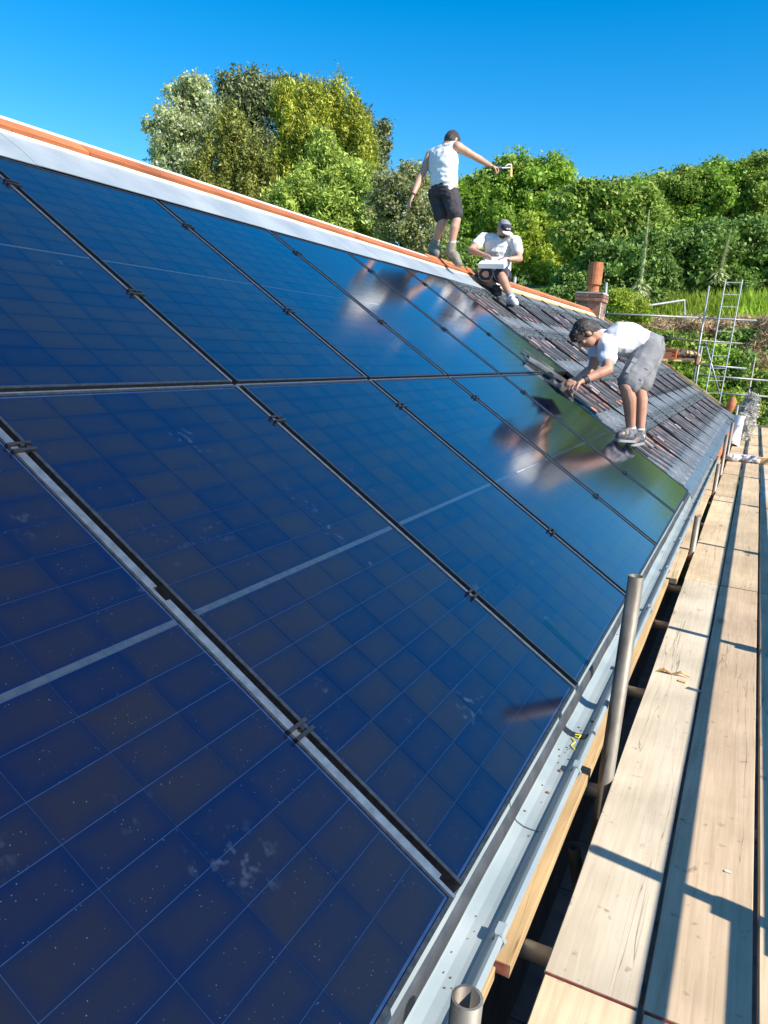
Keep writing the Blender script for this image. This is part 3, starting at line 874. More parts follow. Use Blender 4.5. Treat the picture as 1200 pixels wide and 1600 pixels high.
# ---------------------------------------------------------------- scaffold boards
BZ = -.40
def board(x0, x1, y0, y1, mat, label, z=BZ, skew=0.0, red=(False, False)):
    w = x1 - x0; L = y1 - y0
    t = empty('scaffold_board', ((x0 + x1) / 2, y0, z - .038), label, 'scaffold board', 'timber scaffold boards')
    t.rotation_euler.z = skew
    mb = MB(); n = 24
    sd = x0 * 31 + y0
    v = []; f = []
    for k in range(n + 1):
        y = L * k / n
        e1 = .0022 * noise.noise(Vector((y * 2.1, sd, 0))); e2 = .0022 * noise.noise(Vector((y * 2.3, sd, 7)))
        zc = .003 * noise.noise(Vector((y * .7, sd, 3)))
        c = .0025
        v += [(-w / 2 + e1, y, 0), (-w / 2 + e1, y, .038 - c + zc), (-w / 2 + e1 + c, y, .038 + zc), (w / 2 + e2 - c, y, .038 + zc), (w / 2 + e2, y, .038 - c + zc), (w / 2 + e2, y, 0)]
    for k in range(n):
        for c in range(6):
            f.append((6 * k + c, 6 * k + 6 + c, 6 * k + 6 + (c + 1) % 6, 6 * k + (c + 1) % 6))
    f.append((0, 1, 2, 3, 4, 5)); f.append(tuple(6 * n + c for c in (5, 4, 3, 2, 1, 0)))
    mb.add(v, f)
    mb.build('plank', mat, t)
    for end, yy in ((0, -.0012), (1, L + .0002)):
        b = MB()
        b.box((-w / 2 + .004, yy, .003), (w / 2 - .004, yy + .001, .036))
        b.build('end_band', M['red_paint'] if red[end] else M['band'], t)
    return t
ends = [-3.64, .335, 4.305, 8.275, 12.245, 16.2, 20.1]
lane1 = ['board_tan', 'board_cream', 'board_tan', 'board_tan', 'board_tan', 'board_cream']
lane2 = ['board_tan', 'board_pink', 'board_tan', 'board_tan', 'board_tan', 'board_tan']
lane3 = ['board_pink', 'board_tan', 'board_tan', 'board_cream', 'board_tan', 'board_tan']
lane4 = ['board_tan', 'board_tan', 'board_pink', 'board_tan', 'board_cream', 'board_tan']
words = ['nearest', 'second', 'third', 'fourth', 'fifth', 'farthest']
L1 = ['yellowish scaffold board with red smears at the very bottom of the left lane', 'bleached cream scaffold board beside the tall near tube, with a wood splinter on it',
      'tan scaffold board in the left lane beyond the bleached one, beside the short tubes', 'fourth board away in the left lane of the walkway, past the last short tube',
      'fifth board away in the left lane, in front of the white plastic tube', 'farthest board in the left lane of the walkway, beside the grey shrub']
L2 = ['nearest board in the middle lane, showing only its red end at the bottom', 'pinkish scaffold board with the crossing tube shadow, middle lane',
      'pale scaffold board in the middle lane starting past the pinkish one', 'fourth board away in the middle lane, ending near the crumpled clear bag',
      'fifth board away in the middle lane, under the crumpled clear bag', 'farthest board in the middle lane, reaching the brown deck']
for k in range(6):
    a, b = ends[k] + .006, ends[k + 1] - .004
    board(.139 + .001 * (k % 2), .360 + .003 * (k % 3), a, b, M[lane1[k]], L1[k], BZ + .002 * (k % 2), .0008 * ((k * 7) % 3 - 1), (k == 1, k in (0, 1)))
    board(.374, .606 + .002 * (k % 2), a + .004 * (k % 3), b + .006 * (k % 2), M[lane2[k]], L2[k], BZ + .0015 * ((k + 1) % 2), .0006 * ((k * 5) % 3 - 1), (k in (1, 2), k in (0, 1)))
    board(.622, .848, a - .02 * (k % 2), b, M[lane3[k]], words[k] + ' scaffold board in the lane cut by the right photo edge', BZ, .0005 * (k % 3 - 1), (False, k == 1))
    board(.862, 1.088, a, b, M[lane4[k]], words[k] + ' board away in the outermost lane, outside the right edge', BZ - .001 * (k % 2), 0.0)
board(-.165, .041, -3.4, .300, M['board_orange'], 'orange inner plank under the gutter at the bottom, nearest of the inner lane', BZ - .008, 0.004)
board(-.155, .058, .318, 4.24, M['board_orange'], 'orange inner plank with a red end running under the gutter past the tall tube', BZ - .004, 0.0035, (True, False))
board(-.125, .094, 4.26, 8.2, M['board_tan'], 'pale inner plank under the gutter beside the short scaffold tubes', BZ + .002, .001)
board(-.125, .094, 8.22, 12.1, M['board_tan'], 'farther inner plank under the orange clay channel', BZ + .001, .0)

# ---------------------------------------------------------------- scaffold tubes
TR = .0245
def pole(name, a, b, label, mat='steel', r=TR, cat='scaffold tube', group='galvanised scaffold tubes', n=16):
    a, b = Vector(a), Vector(b)
    t = empty(name, a, label, cat, group)
    MB().tube([(0, 0, 0), b - a], r, n, hollow=.005).build('tube', M[mat], t, smooth=True)
    for p in t.children:
        me = p.data
        for pl in me.polygons:
            if pl.normal.dot((b - a).normalized()) ** 2 > .5: pl.use_smooth = False
    return t
def coupler(t, z, r=TR, d=(0, 1, 0)):
    mb = MB()
    mb.tube([(0, 0, z - .035), (0, 0, z + .035)], r + .009, 12)
    mb.box((-.03, -.055, z - .03), (.03, -.02, z + .03)); mb.tube([(.045, -.04, z), (.01, -.04, z)], .009, 6)
    mb.build('coupler', M['rust'], t)
PXI = .112
inner = [(-.30, .055, 'cut-off scaffold tube seen end-on at the bottom edge in front of the gutter'),
         (1.335, .365, 'tall near scaffold tube standing between the gutter and the bleached board'),
         (5.24, -.115, 'short brown scaffold tube, first beyond the tall near one'),
         (8.6, -.075, 'short scaffold tube, second beyond the tall near one'),
         (10.2, .14, 'scaffold tube in front of the orange clay channel, nearer of that pair'),
         (12.6, .16, 'scaffold tube in front of the orange clay channel, farther of that pair')]
for y, z, lab in inner:
    t = pole('scaffold_standard', (PXI, y, -2.56), (PXI + (.004 if y < 2 else .01), y + .01, z), lab, 'steel_in', .0268 if y < 2 else TR)
    if y > 2: coupler(t, 2.56 - .47)
outer_y = [-1.3, .86, 3.15, 5.55, 7.9, 10.3, 12.7, 15.1, 17.5, 19.9]
tanp = math.tan(SUN_EL) / math.cos(SUN_AZ)
for k, y in enumerate(outer_y):
    XO = 1.25
    ytip = y
    zt = BZ + (XO - .156) * tanp
    t = pole('scaffold_standard', (XO, y - .14, -2.56), (XO, y - .14, zt if k < 3 else zt + .0), ['first', 'second', 'third', 'fourth', 'fifth', 'sixth', 'seventh', 'eighth', 'ninth', 'tenth'][k] + ' outer scaffold upright along the guard rails, out of frame to the right')
    coupler(t, BZ + 2.56 + (XO - .56) * tanp)
XR = 1.20
pole('guard_rail', (XR, -4, BZ + (XR - .395) * tanp), (XR, 20.2, BZ + (XR - .375) * tanp), 'upper guard rail along the outside of the walkway, out of frame', cat='guard rail')
pole('guard_rail', (XR, -4, BZ + (XR - .585) * tanp), (XR, .74, BZ + (XR - .585) * tanp), 'short near lower guard rail along the outside of the walkway, out of frame', cat='guard rail')
pole('guard_rail', (XR, .60, BZ + (XR - .672) * tanp), (XR, 20.2, BZ + (XR - .60) * tanp), 'long lower guard rail along the outside of the walkway, out of frame', cat='guard rail')
for k, y in enumerate((-1.1, .464, 1.344, 2.317, 3.4, 4.25, 5.45, 6.7, 8.0, 9.2, 10.5, 11.8, 13.2, 14.6, 16.0, 17.4, 18.8)):
    lab = {1: 'pale transom tube under the boards by the red plank end', 2: 'pale transom tube at the foot of the tall near tube', 3: 'transom tube end third along under the gap'}.get(k)
    pole('transom', (-.02, y, BZ - .0675), (1.33, y + .03, BZ - .0675), lab or ('%s transom tube crossing under the boards' % ['near', '', '', '', 'fifth', 'sixth', 'seventh', 'eighth', 'ninth', 'tenth', 'eleventh', 'twelfth', 'thirteenth', 'fourteenth', 'fifteenth', 'sixteenth', 'last'][k]), 'bright_steel' if k in (1, 2, 3) else 'steel', cat='transom')
pole('ledger', (PXI + .06, -4, BZ - .125), (PXI + .06, 20.2, BZ - .125), 'inner ledger tube running under the boards', cat='ledger')
pole('ledger', (1.19, -4, BZ - .125), (1.19, 20.2, BZ - .125), 'outer ledger tube running under the boards', cat='ledger')
# open tube end seen down in the gap
pole('loose_tube', (0.068, 1.459, -1.0), (0.03, 1.396, -0.75), 'open-ended tube standing in the dark gap beside the bleached board', 'steel', .024, 'tube')

# ---------------------------------------------------------------- far scaffold, ladder
def far(name, p, q, label, r=.023, mat='bright_steel', cat='scaffold tube'):
    return pole(name, p, q, label, mat, r, cat, 'tubes of the far scaffold', 8)
t = far('scaffold_standard', (-0.991, 18.497, -0.045), (-1.013, 19.199, 2.843), 'tall far scaffold upright behind the gable, left of the ladder')
mb = MB().tube([Vector((-0.99, 18.7, 1.003)) - t.location, Vector((-0.996, 18.748, 1.212)) - t.location], .055, 8); mb.build('coupler', M['rust'], t)
far('scaffold_standard', (-0.965, 18.955, -0.066), (-0.968, 19.327, 1.449), 'shorter far upright just right of the tall far upright')
far('scaffold_standard', (0.212, 20.104, -0.806), (0.226, 20.627, 1.29), 'far scaffold upright right of the ladder, above the grey shrub', mat='steel')
far('scaffold_tube', (-3.106, 17.923, 2.028), (-0.984, 19.143, 2.103), 'long far guard rail level with the bending man\'s back')
far('scaffold_tube', (-0.991, 19.253, 2.108), (0.121, 20.0, 2.146), 'right-hand end of the far guard rail crossing the ladder')
far('scaffold_tube', (-1.878, 19.054, 1.58), (-0.101, 19.871, 1.581), 'second far rail below the top one, behind the ladder', mat='steel')
far('scaffold_tube', (-0.939, 19.683, 1.008), (0.074, 20.145, 0.994), 'short far rail in front of the bushes, right of the tall upright')
far('scaffold_tube', (-0.964, 19.722, 0.755), (0.825, 20.54, 0.738), 'far rail reaching the right edge of the photo, higher of two', mat='bright_steel')
far('scaffold_tube', (-0.492, 19.839, 0.352), (0.887, 20.473, 0.35), 'far rail reaching the right edge of the photo, lower of two', mat='bright_steel')
far('scaffold_tube', (-0.927, 19.596, 1.55), (-0.374, 19.53, 0.248), 'thin diagonal brace seen between the ladder rails', .022)
far('scaffold_tube', (-3.303, 10.95, 2.017), (-3.31, 10.986, 2.176), 'stub of tube poking up behind the ridge beside the seated man', .028)
far('scaffold_tube', (-2.998, 17.174, 1.99), (-3.062, 17.312, 2.673), 'grey tube standing against the chimney stack', .034)
hr = empty('handrail', (-1.884, 23.886, 2.434), 'pale metal handrail on the bank behind the chimney', 'handrail')
b0 = Vector(hr.location)
MB().tube([Vector((-3.101, 22.776, 2.488)) - b0, Vector((-1.964, 23.944, 2.821)) - b0], .035, 8).build('rail', M['bright_steel'], hr)
MB().tube([Vector((-1.968, 23.949, 2.848)) - b0, Vector((-1.854, 23.854, 2.249)) - b0], .035, 8).build('post', M['bright_steel'], hr)
ld = empty('ladder', (-0.501, 18.175, 0.021), 'tall aluminium ladder leaning on the far scaffold', 'ladder')
b0 = Vector(ld.location)
la, lb = Vector((-0.661, 18.099, 0.009)), Vector((-0.673, 19.171, 3.013))
ra, rb = Vector((-0.346, 18.361, 0.028)), Vector((-0.323, 19.451, 3.036))
MB().tube([la - b0, lb - b0], .017, 6).build('stile', M['bright_steel'], ld)
MB().tube([ra - b0, rb - b0], .017, 6).build('stile', M['bright_steel'], ld)
for k in range(11):
    s = .03 + .0945 * k
    MB().tube([la.lerp(lb, s) - b0, ra.lerp(rb, s) - b0], .010, 6).build('rung', M['bright_steel'], ld)
# loading bay plank with crate
pk = empty('loading_plank', (-1.313, 18.729, 1.038), 'brown plank of the far scaffold carrying an orange crate', 'plank')
b0 = Vector(pk.location)
pa, pb = Vector((-1.815, 18.5, 1.044)), Vector((-0.822, 19.073, 1.062))
def slab_between(a, b, up, dep, base):
    d = (b - a); n = Vector((0, 0, 1)).cross(d).normalized() * dep
    v = [a, b, b + n, a + n]; v = v + [p + Vector((0, 0, up)) for p in v]
    return MB().add([p - base for p in v], [(0, 3, 2, 1), (4, 5, 6, 7), (0, 1, 5, 4), (1, 2, 6, 5), (2, 3, 7, 6), (3, 0, 4, 7)])
slab_between(pa, pb, .04, .55, b0).build('plank', M['batten'], pk)
n_ = Vector((0, 0, 1)).cross(pb - pa).normalized()
slab_between(pa + n_ * .56 + Vector((0, 0, .042)), pb + n_ * .56 + Vector((0, 0, .042)), .26, .03, b0).build('toe_board', M['old_wood'], pk)
cr = empty('crate', (-1.68, 18.568, 1.069), 'orange plastic crate on the far scaffold plank behind the bending man', 'crate')
cb = Vector((-1.715, 18.494, 1.066)) + n_ * .12 + Vector((0, 0, .045)) - Vector(cr.location)
mb = MB()
for x in (0, .30): mb.box((x, 0, 0), (x + .015, .25, .20))
for y in (0, .235):
    for z in (0, .07, .14): mb.box((.015, y, z), (.30, y + .015, z + .05))
mb.box((.015, .015, 0), (.30, .235, .012))
mb.shift(cb); mb.build('crate_body', M['crate'], cr)
MB().box((-.01, -.01, .20), (.325, .26, .225)).shift(cb).build('crate_rim', M['crate'], cr)
hp = empty('rubble_bag', (-1.327, 18.744, 1.127), 'dark sagging bag lying on the far scaffold plank right of the crate', 'bag')
mb = MB(); bb = Vector((-1.377, 18.664, 1.123)) + n_ * .2 + Vector((0, 0, .09)) - Vector(hp.location)
for dx, s in ((0, .10), (.16, .085), (.30, .075), (.42, .07)): mb.ell(bb + Vector((dx, .0, s * .2 - .03)), (s * 1.3, 0, 0), (0, s, 0), (0, 0, s * .8), 8, 6)
obj('sack', skin(mb, 'sack', M['old_wood'], .03, 2, .01, 12), hp)
lf = empty('cut_log', (-1.165, 18.826, 1.155), 'pale cut log end at the right of the dark bag on the far plank', 'log')
lb_ = Vector((-1.186, 18.706, 1.167)) + n_ * .15 + Vector((0, 0, .09)) - Vector(lf.location)
MB().tube([lb_, lb_ + Vector((.18, .05, -.02)), lb_ + Vector((.30, .08, -.04))], [.07, .06, .04], 8).build('log', M['pale_wood'], lf)

# brown deck past the boards
dk = empty('timber_deck', (2.5, 20.4, -.75), 'weathered brown timber deck beyond the end of the walkway', 'deck')
for k in range(12):
    MB().box((-3.0 + .0, .02 + .24 * k, .30), (4.2, .24 + .24 * k, .335)).build('deck_board', M['old_wood'], dk)
MB().box((-3.0, -.02, .10), (4.2, .018, .33)).build('edge_beam', M['old_wood'], dk)

# ---------------------------------------------------------------- small things on the boards
sp = empty('wood_splinter', (0.232, 2.484, -0.399), 'curled brown wood splinter lying on the bleached scaffold board', 'splinter')
mb = MB(); r = random.Random(5)
v = []; f = []
for k in range(9):
    t = k / 8; x = -.075 + .15 * t
    w = .022 * math.sin(math.pi * min(1, t * 1.05)) + .002
    h = .004 + .014 * math.sin(t * 6.3) ** 2 + .006 * t
    v += [(x, -.03 * t * t - w * .5, h), (x, -.03 * t * t + w * .6, h + .006 * math.sin(t * 9)), (x, -.03 * t * t + w * .5, h - .004), (x, -.03 * t * t - w * .5, h - .005)]
for k in range(8):
    for c in range(4): f.append((4 * k + c, 4 * k + 4 + c, 4 * k + 4 + (c + 1) % 4, 4 * k + (c + 1) % 4))
f += [(0, 1, 2, 3), (35, 34, 33, 32)]
mb.add(v, f).build('sliver', M['pale_wood'], sp).rotation_euler.z = .25
MB().box((.05, -.075, 0), (.085, -.05, .008)).build('chip', M['pale_wood'], sp).rotation_euler.z = -.2
tw = empty('tie_strap', (0.342, 2.34, -0.396), 'small grey metal strap over the edge of the bleached board', 'strap')
MB().box((-.03, -.008, 0), (.035, .010, .004)).build('strap', M['galv'], tw).rotation_euler.z = -.15
cpn = empty('wood_chip', (0.535, 0.996, -0.399), 'tiny pale wood chip on the pinkish cracked board', 'chip')
MB().box((-.008, -.004, .0), (.010, .005, .004)).add([(-.004, .004, 0), (.006, .009, 0), (0, .006, .007)], [(0, 1, 2)]).build('flake', M['cream'], cpn)
bg = empty('plastic_bag', (0.418, 12.042, -0.398), 'crumpled clear plastic bag lying across the far boards', 'plastic bag')
mb = MB(); r = random.Random(2)
for k in range(9):
    s = r.uniform(.05, .10)
    mb.ell((-.22 + .055 * k + r.uniform(-.02, .02), r.uniform(-.09, .09), .045 + .02 * r.random()), (s * 1.2, 0, 0), (0, s, 0), (0, .1 * s, s * .6), 8, 6)
bag_m = material('crumpled_polythene', (.50, .48, .50), (.72, .70, .71), rough=.22, scale=9, bump=.8, bscale=14, dist=.03)
obj('film', skin(mb, 'film', bag_m, .014, 1, .014, 14), bg)
wb = empty('timber_offcut', (0.656, 12.142, -0.398), 'yellow square timber offcut on the far boards beside the clear bag', 'timber')
MB().box((-.10, -.16, .0), (.45, -.04, .10)).build('beam', M['pale_wood'], wb).rotation_euler.z = .12
MB().box((-.104, -.158, .002), (-.1005, -.042, .098)).build('end_grain', M['bark'], wb).rotation_euler.z = .12
pt = empty('plastic_tube', (.155, 14.46, -.398), 'white plastic tube standing at the far end of the gutter side', 'tube')
MB().tube([(0, 0, 0), (.02, .05, .06), (.03, .08, .50), (.035, .09, .53)], [.095, .085, .085, .09], 14, hollow=.01).build('tube', M['plastic'], pt, smooth=True)
MB().tube([(.035, .09, .52), (.037, .095, .56)], .094, 14, hollow=.012).build('collar', M['plastic'], pt)
MB().tube([(.0, .0, .0), (.012, .03, .05)], .10, 14, hollow=.012).build('foot', M['plastic'], pt)
pole('scaffold_standard', (.10, 15.3, -2.56), (.105, 15.31, .30), 'grey scaffold tube behind the white plastic tube', 'steel')

# ---------------------------------------------------------------- vegetation
def crown_mesh(name, lobes, n, size, mat, clump=.45, per=45, elong=1.7, seed=0, up=0.0, shell=.38, droop=0.0, flat=.5):
    r = np.random.default_rng(seed)
    size *= .46; n = int(n * 2.75); clump *= .72
    if (Vector(lobes[0][0]) - cam.location).length > 28: size *= 1.22; clump *= 1.2
    rq = random.Random(seed); sub = []
    for l in lobes:
        c0 = Vector(l[0]); sub.append((l[0], l[1] * .58, l[2] * .58, l[3] * .58))
        for k in range(20):
            d0 = Vector((rq.gauss(0, 1), rq.gauss(0, 1), rq.gauss(.35, 1))).normalized(); q0 = rq.uniform(.14, .44)
            sub.append((tuple(c0 + Vector((d0.x * l[1], d0.y * l[2], d0.z * l[3])) * rq.uniform(.62, 1.08)), l[1] * q0, l[2] * q0, l[3] * q0 * (1 + up)))
    lobes = sub
    cen = np.array([l[0] for l in lobes]); rr = np.array([l[1:4] for l in lobes])
    wgt = (rr.prod(1)) ** .67; wgt /= wgt.sum()
    nc = max(4, n // per)
    li = r.choice(len(lobes), nc, p=wgt)
    d = r.normal(size=(nc, 3)); d /= np.linalg.norm(d, axis=1)[:, None]
    rad_ = r.random(nc) ** shell * r.uniform(.82, 1.12, nc)
    cc = cen[li] + d * rr[li] * rad_[:, None]
    csz = clump * r.uniform(.5, 1.5, nc)
    k = np.repeat(np.arange(nc), per)
    N_ = len(k)
    off = np.clip(r.normal(size=(N_, 3)), -1.5, 1.5) * .55
    off[:, 2] *= (.75 + up)
    if droop:
        rdist = np.hypot(off[:, 0], off[:, 1]); off[:, 2] -= droop * rdist ** 2
    off[:, 2] *= 1 + 1.4 * up
    p = cc[k] + off * csz[k][:, None]
    out = d[k] * .9 + r.normal(size=(N_, 3)) * .8
    out[:, 2] += .35
    nrm = out / np.linalg.norm(out, axis=1)[:, None]
    ax = r.normal(size=(N_, 3)); ax[:, 2] += up * 3.0 - droop * 1.2
    ax += d[k] * up
    ax -= nrm * (ax * nrm).sum(1)[:, None]; ax /= np.linalg.norm(ax, axis=1)[:, None] + 1e-9
    bx = np.cross(nrm, ax)
    s = size * np.clip(r.lognormal(-.05, .42, N_), .35, 2.3)
    a = ax * (s * elong * .5)[:, None]; b = bx * (s * .5)[:, None]
    bend = nrm * (s * .18)[:, None]
    V = np.empty((N_, 4, 3)); V[:, 0] = p - a; V[:, 1] = p + b - bend * .5; V[:, 2] = p + a - bend; V[:, 3] = p - b - bend * .5
    me = bpy.data.meshes.new(name)
    me.vertices.add(N_ * 4); me.vertices.foreach_set('co', V.astype(np.float32).ravel())
    me.loops.add(N_ * 4); me.loops.foreach_set('vertex_index', np.arange(N_ * 4, dtype=np.int32))
    me.polygons.add(N_); me.polygons.foreach_set('loop_start', np.arange(0, N_ * 4, 4, dtype=np.int32))
    me.update(calc_edges=True)
    me.materials.append(mat)
    return me
def limbs(mb, base, lobes, r0, seed):
    r = random.Random(seed)
    base = Vector(base)
    cen = sum((Vector(l[0]) for l in lobes), Vector()) / len(lobes)
    topz = max(l[0][2] + .5 * l[3] for l in lobes)
    apex = Vector((cen.x, cen.y, topz))
    mid = base.lerp(apex, .5) + Vector((r.uniform(-.3, .3), r.uniform(-.3, .3), 0))
    mb.tube([base, base.lerp(mid, .5), mid, apex], [r0, r0 * .8, r0 * .55, r0 * .12], 8)
    for l in lobes:
        c = Vector(l[0])
        for k in range(3):
            tgt = c + Vector((r.uniform(-1, 1) * l[1], r.uniform(-1, 1) * l[2], r.uniform(-.3, .9) * l[3])) * .75
            s = r.uniform(.25, .7); st = base.lerp(mid, s * 2) if s < .5 else mid.lerp(apex, s * 2 - 1)
            mb.tube([st, st.lerp(tgt, .5) + Vector((0, 0, .12)), tgt], [r0 * .32, r0 * .2, r0 * .05], 5)
def tree(name, label, cat, lobes, n, size, mat, group=None, r0=.2, seed=1, trunk=True, **kw):
    cx = sum(l[0][0] for l in lobes) / len(lobes); cy = sum(l[0][1] for l in lobes) / len(lobes)
    base = Vector((cx, cy, ground_z(cx, cy) - .1))
    t = empty(name, base, label, cat, group)
    obj('crown', crown_mesh('crown', lobes, n, size, mat, seed=seed, **kw), t, -base)
    if trunk:
        mb = MB(); limbs(mb, base, lobes, r0, seed); mb.build('trunk', M['bark'], t, -base)
    return t
GAIN = 2.25
_lm = leaf_material
def leaf_material(name, c1, c2, c3=None, **k):
    g = lambda c: tuple(min(.7, v * w * GAIN) for v, w in zip(c, (1.2, 1.0, .9))) if c else None
    return _lm(name, g(c1), g(c2), g(c3), **k)
LM = {
 'silver': leaf_material('silver_leaves', (.12, .18, .08), (.24, .30, .17), (.42, .46, .36)),
 'pine': leaf_material('pine_needles', (.045, .075, .035), (.125, .16, .075), trans=.15),
 'olive': leaf_material('olive_cypress', (.06, .10, .014), (.225, .27, .035), trans=.2),
 'rusty': leaf_material('rusty_cypress', (.045, .068, .015), (.13, .155, .032), trans=.2),
 'fir': leaf_material('bright_fir', (.075, .13, .022), (.22, .32, .07), trans=.25),
 'pale': leaf_material('pale_bush', (.07, .10, .035), (.17, .21, .09), (.50, .47, .34)),
 'green': leaf_material('green_leaves', (.05, .11, .014), (.16, .27, .04), trans=.35),
 'lime': leaf_material('lime_leaves', (.09, .16, .015), (.23, .33, .05), trans=.4),
 'mid': leaf_material('mid_leaves', (.045, .095, .014), (.15, .24, .045), (.16, .20, .06), trans=.3),
 'ivy': leaf_material('ivy_leaves', (.03, .07, .012), (.10, .18, .04), trans=.25, rough=.55),
 'grass': leaf_material('grass_blades', (.10, .19, .02), (.22, .36, .05), trans=.4),
 'twig': leaf_material('dry_twigs', (.10, .075, .05), (.30, .24, .15), trans=.1),
 'grey': leaf_material('silver_shrub', (.22, .25, .22), (.46, .48, .44), trans=.2),
 'spike': leaf_material('spike_leaves', (.13, .20, .09), (.27, .34, .19), trans=.3),
}
tree('broadleaf_tree', 'silvery white-green tree at the left of the group above the roof', 'tree',
     [((-31.024, 36.142, 12.717), 1.22, 1.44, 1.65), ((-31.546, 35.5, 11.083), 1.01, 1.22, 1.44), ((-30.262, 36.028, 10.83), 1.51, 1.69, 1.87), ((-30.179, 36.739, 13.562), 0.5, 0.72, 0.93), ((-31.031, 35.249, 9.105), 1.22, 1.22, 1.22), ((-29.629, 35.851, 8.932), 1.44, 1.44, 1.44), ((-32.18, 35.327, 11.564), 0.5, 0.54, 0.57)], 17000, .17, LM['silver'], 'trees beyond the ridge', .22, 11, clump=.42, elong=1.5)
tree('pine_tree', 'tall grey-green pine behind the yellowish conifers', 'tree',
     [((-35.218, 46.595, 16.504), 1.24, 1.15, 1.06), ((-33.688, 47.242, 16.275), 1.77, 1.64, 1.51), ((-35.556, 45.97, 14.6), 0.97, 1.51, 2.04), ((-32.293, 47.91, 16.385), 1.51, 1.46, 1.42), ((-33.669, 46.605, 13.657), 2.48, 2.57, 2.66), ((-30.699, 48.674, 16.51), 1.11, 1.04, 0.97), ((-32.256, 46.637, 11.148), 3.1, 2.88, 2.66), ((-35.833, 46.451, 17.067), 0.35, 0.4, 0.44)], 26000, .16, LM['pine'], 'trees beyond the ridge', .3, 12, clump=.6, elong=3.2, up=.25)
tree('cypress_tree', 'yellow-olive cypress with upright plumes in the middle of the tall group', 'tree',
     [((-27.693, 42.656, 13.025), 0.79, 1.38, 1.98), ((-26.856, 43.191, 13.636), 0.67, 1.21, 1.74), ((-25.79, 43.702, 13.719), 0.71, 1.26, 1.82), ((-24.752, 43.969, 12.866), 0.79, 1.34, 1.9), ((-25.923, 43.13, 11.645), 1.9, 2.01, 2.13), ((-27.576, 42.146, 10.736), 1.34, 1.74, 2.13), ((-23.977, 43.966, 11.409), 1.03, 1.38, 1.74), ((-28.84, 42.451, 14.336), 0.55, 0.87, 1.19), ((-27.589, 43.204, 15.058), 0.36, 0.65, 0.95), ((-26.217, 43.939, 15.477), 0.43, 0.73, 1.03), ((-25.57, 44.018, 14.593), 0.4, 0.91, 1.42), ((-26.809, 43.636, 15.353), 0.32, 0.51, 0.71), ((-24.81, 44.306, 14.342), 0.43, 0.81, 1.19), ((-28.392, 42.743, 14.683), 0.36, 0.69, 1.03), ((-23.91, 44.334, 12.777), 0.47, 0.91, 1.34), ((-23.307, 44.239, 11.267), 0.47, 0.83, 1.19)], 30000, .12, LM['olive'], 'trees beyond the ridge', .3, 13, clump=.34, elong=2.6, up=.5)
tree('cypress_tree', 'rusty olive cypress low at the left of the tall group', 'tree',
     [((-27.837, 36.408, 11.166), 0.85, 1.13, 1.41), ((-28.248, 35.765, 9.323), 0.99, 1.31, 1.62), ((-26.936, 36.428, 9.566), 0.99, 1.38, 1.77), ((-25.813, 36.606, 8.192), 1.27, 1.41, 1.55), ((-28.045, 35.45, 7.668), 1.27, 1.24, 1.2), ((-26.814, 35.954, 7.417), 1.41, 1.41, 1.41)], 19000, .11, LM['rusty'], 'trees beyond the ridge', .2, 14, clump=.34, elong=2.6, up=.4)
tree('fir_tree', 'bright green feathery conifer in front of the tall group', 'tree',
     [((-20.372, 33.728, 9.589), 0.68, 0.87, 1.06), ((-19.791, 33.757, 8.622), 1.56, 1.25, 0.93), ((-18.597, 34.215, 8.256), 1.25, 1.09, 0.93), ((-20.789, 33.09, 7.777), 1.49, 1.25, 1.0), ((-19.011, 33.79, 7.303), 1.93, 1.53, 1.12), ((-21.458, 32.505, 6.65), 1.37, 1.31, 1.25), ((-19.656, 33.179, 6.025), 2.18, 1.71, 1.25), ((-17.86, 34.077, 6.32), 1.12, 1.28, 1.43)], 30000, .11, LM['fir'], 'trees beyond the ridge', .2, 15, clump=.42, elong=3.0, droop=.35)
tree('pine_tree', 'dark pine poking out at the right of the tall group', 'tree',
     [((-27.662, 51.331, 14.989), 1.18, 1.23, 1.27), ((-26.605, 51.594, 14.086), 0.73, 0.91, 1.09), ((-26.492, 51.98, 15.44), 0.41, 0.39, 0.36), ((-26.937, 51.126, 12.804), 0.91, 1.14, 1.36), ((-28.086, 51.404, 16.077), 0.73, 0.64, 0.55)], 9000, .15, LM['pine'], 'trees beyond the ridge', .2, 16, clump=.5, elong=3.0, up=.1)
tree('blossom_bush', 'pale bush with cream blossom left of the standing man', 'bush',
     [((-14.146, 29.383, 6.885), 0.79, 0.84, 0.9), ((-13.344, 29.626, 6.377), 0.79, 0.97, 1.16), ((-14.339, 29.002, 5.702), 0.9, 1.03, 1.16), ((-13.852, 29.728, 7.739), 0.42, 0.4, 0.37), ((-13.173, 29.369, 5.015), 1.05, 1.0, 0.95), ((-14.667, 29.133, 6.844), 0.42, 0.53, 0.63)], 17000, .11, LM['pale'], 'trees beyond the ridge', .1, 17, clump=.34)
tree('broadleaf_tree', 'mid green thicket tree between the standing man and the sky', 'tree',
     [((-13.172, 36.739, 8.376), 0.87, 0.81, 0.75), ((-11.901, 37.461, 8.936), 1.25, 1.12, 1.0), ((-10.525, 38.158, 9.197), 1.18, 1.0, 0.81), ((-13.593, 36.235, 7.115), 1.06, 1.21, 1.37), ((-12.053, 36.973, 7.236), 1.74, 1.62, 1.49), ((-10.281, 37.897, 7.683), 1.43, 1.4, 1.37), ((-9.695, 38.571, 9.324), 0.31, 0.4, 0.5), ((-13.16, 35.989, 5.309), 1.56, 1.56, 1.56), ((-11.265, 37.864, 9.385), 0.37, 0.4, 0.44)], 32000, .15, LM['green'], 'trees beyond the ridge', .2, 18, clump=.42)
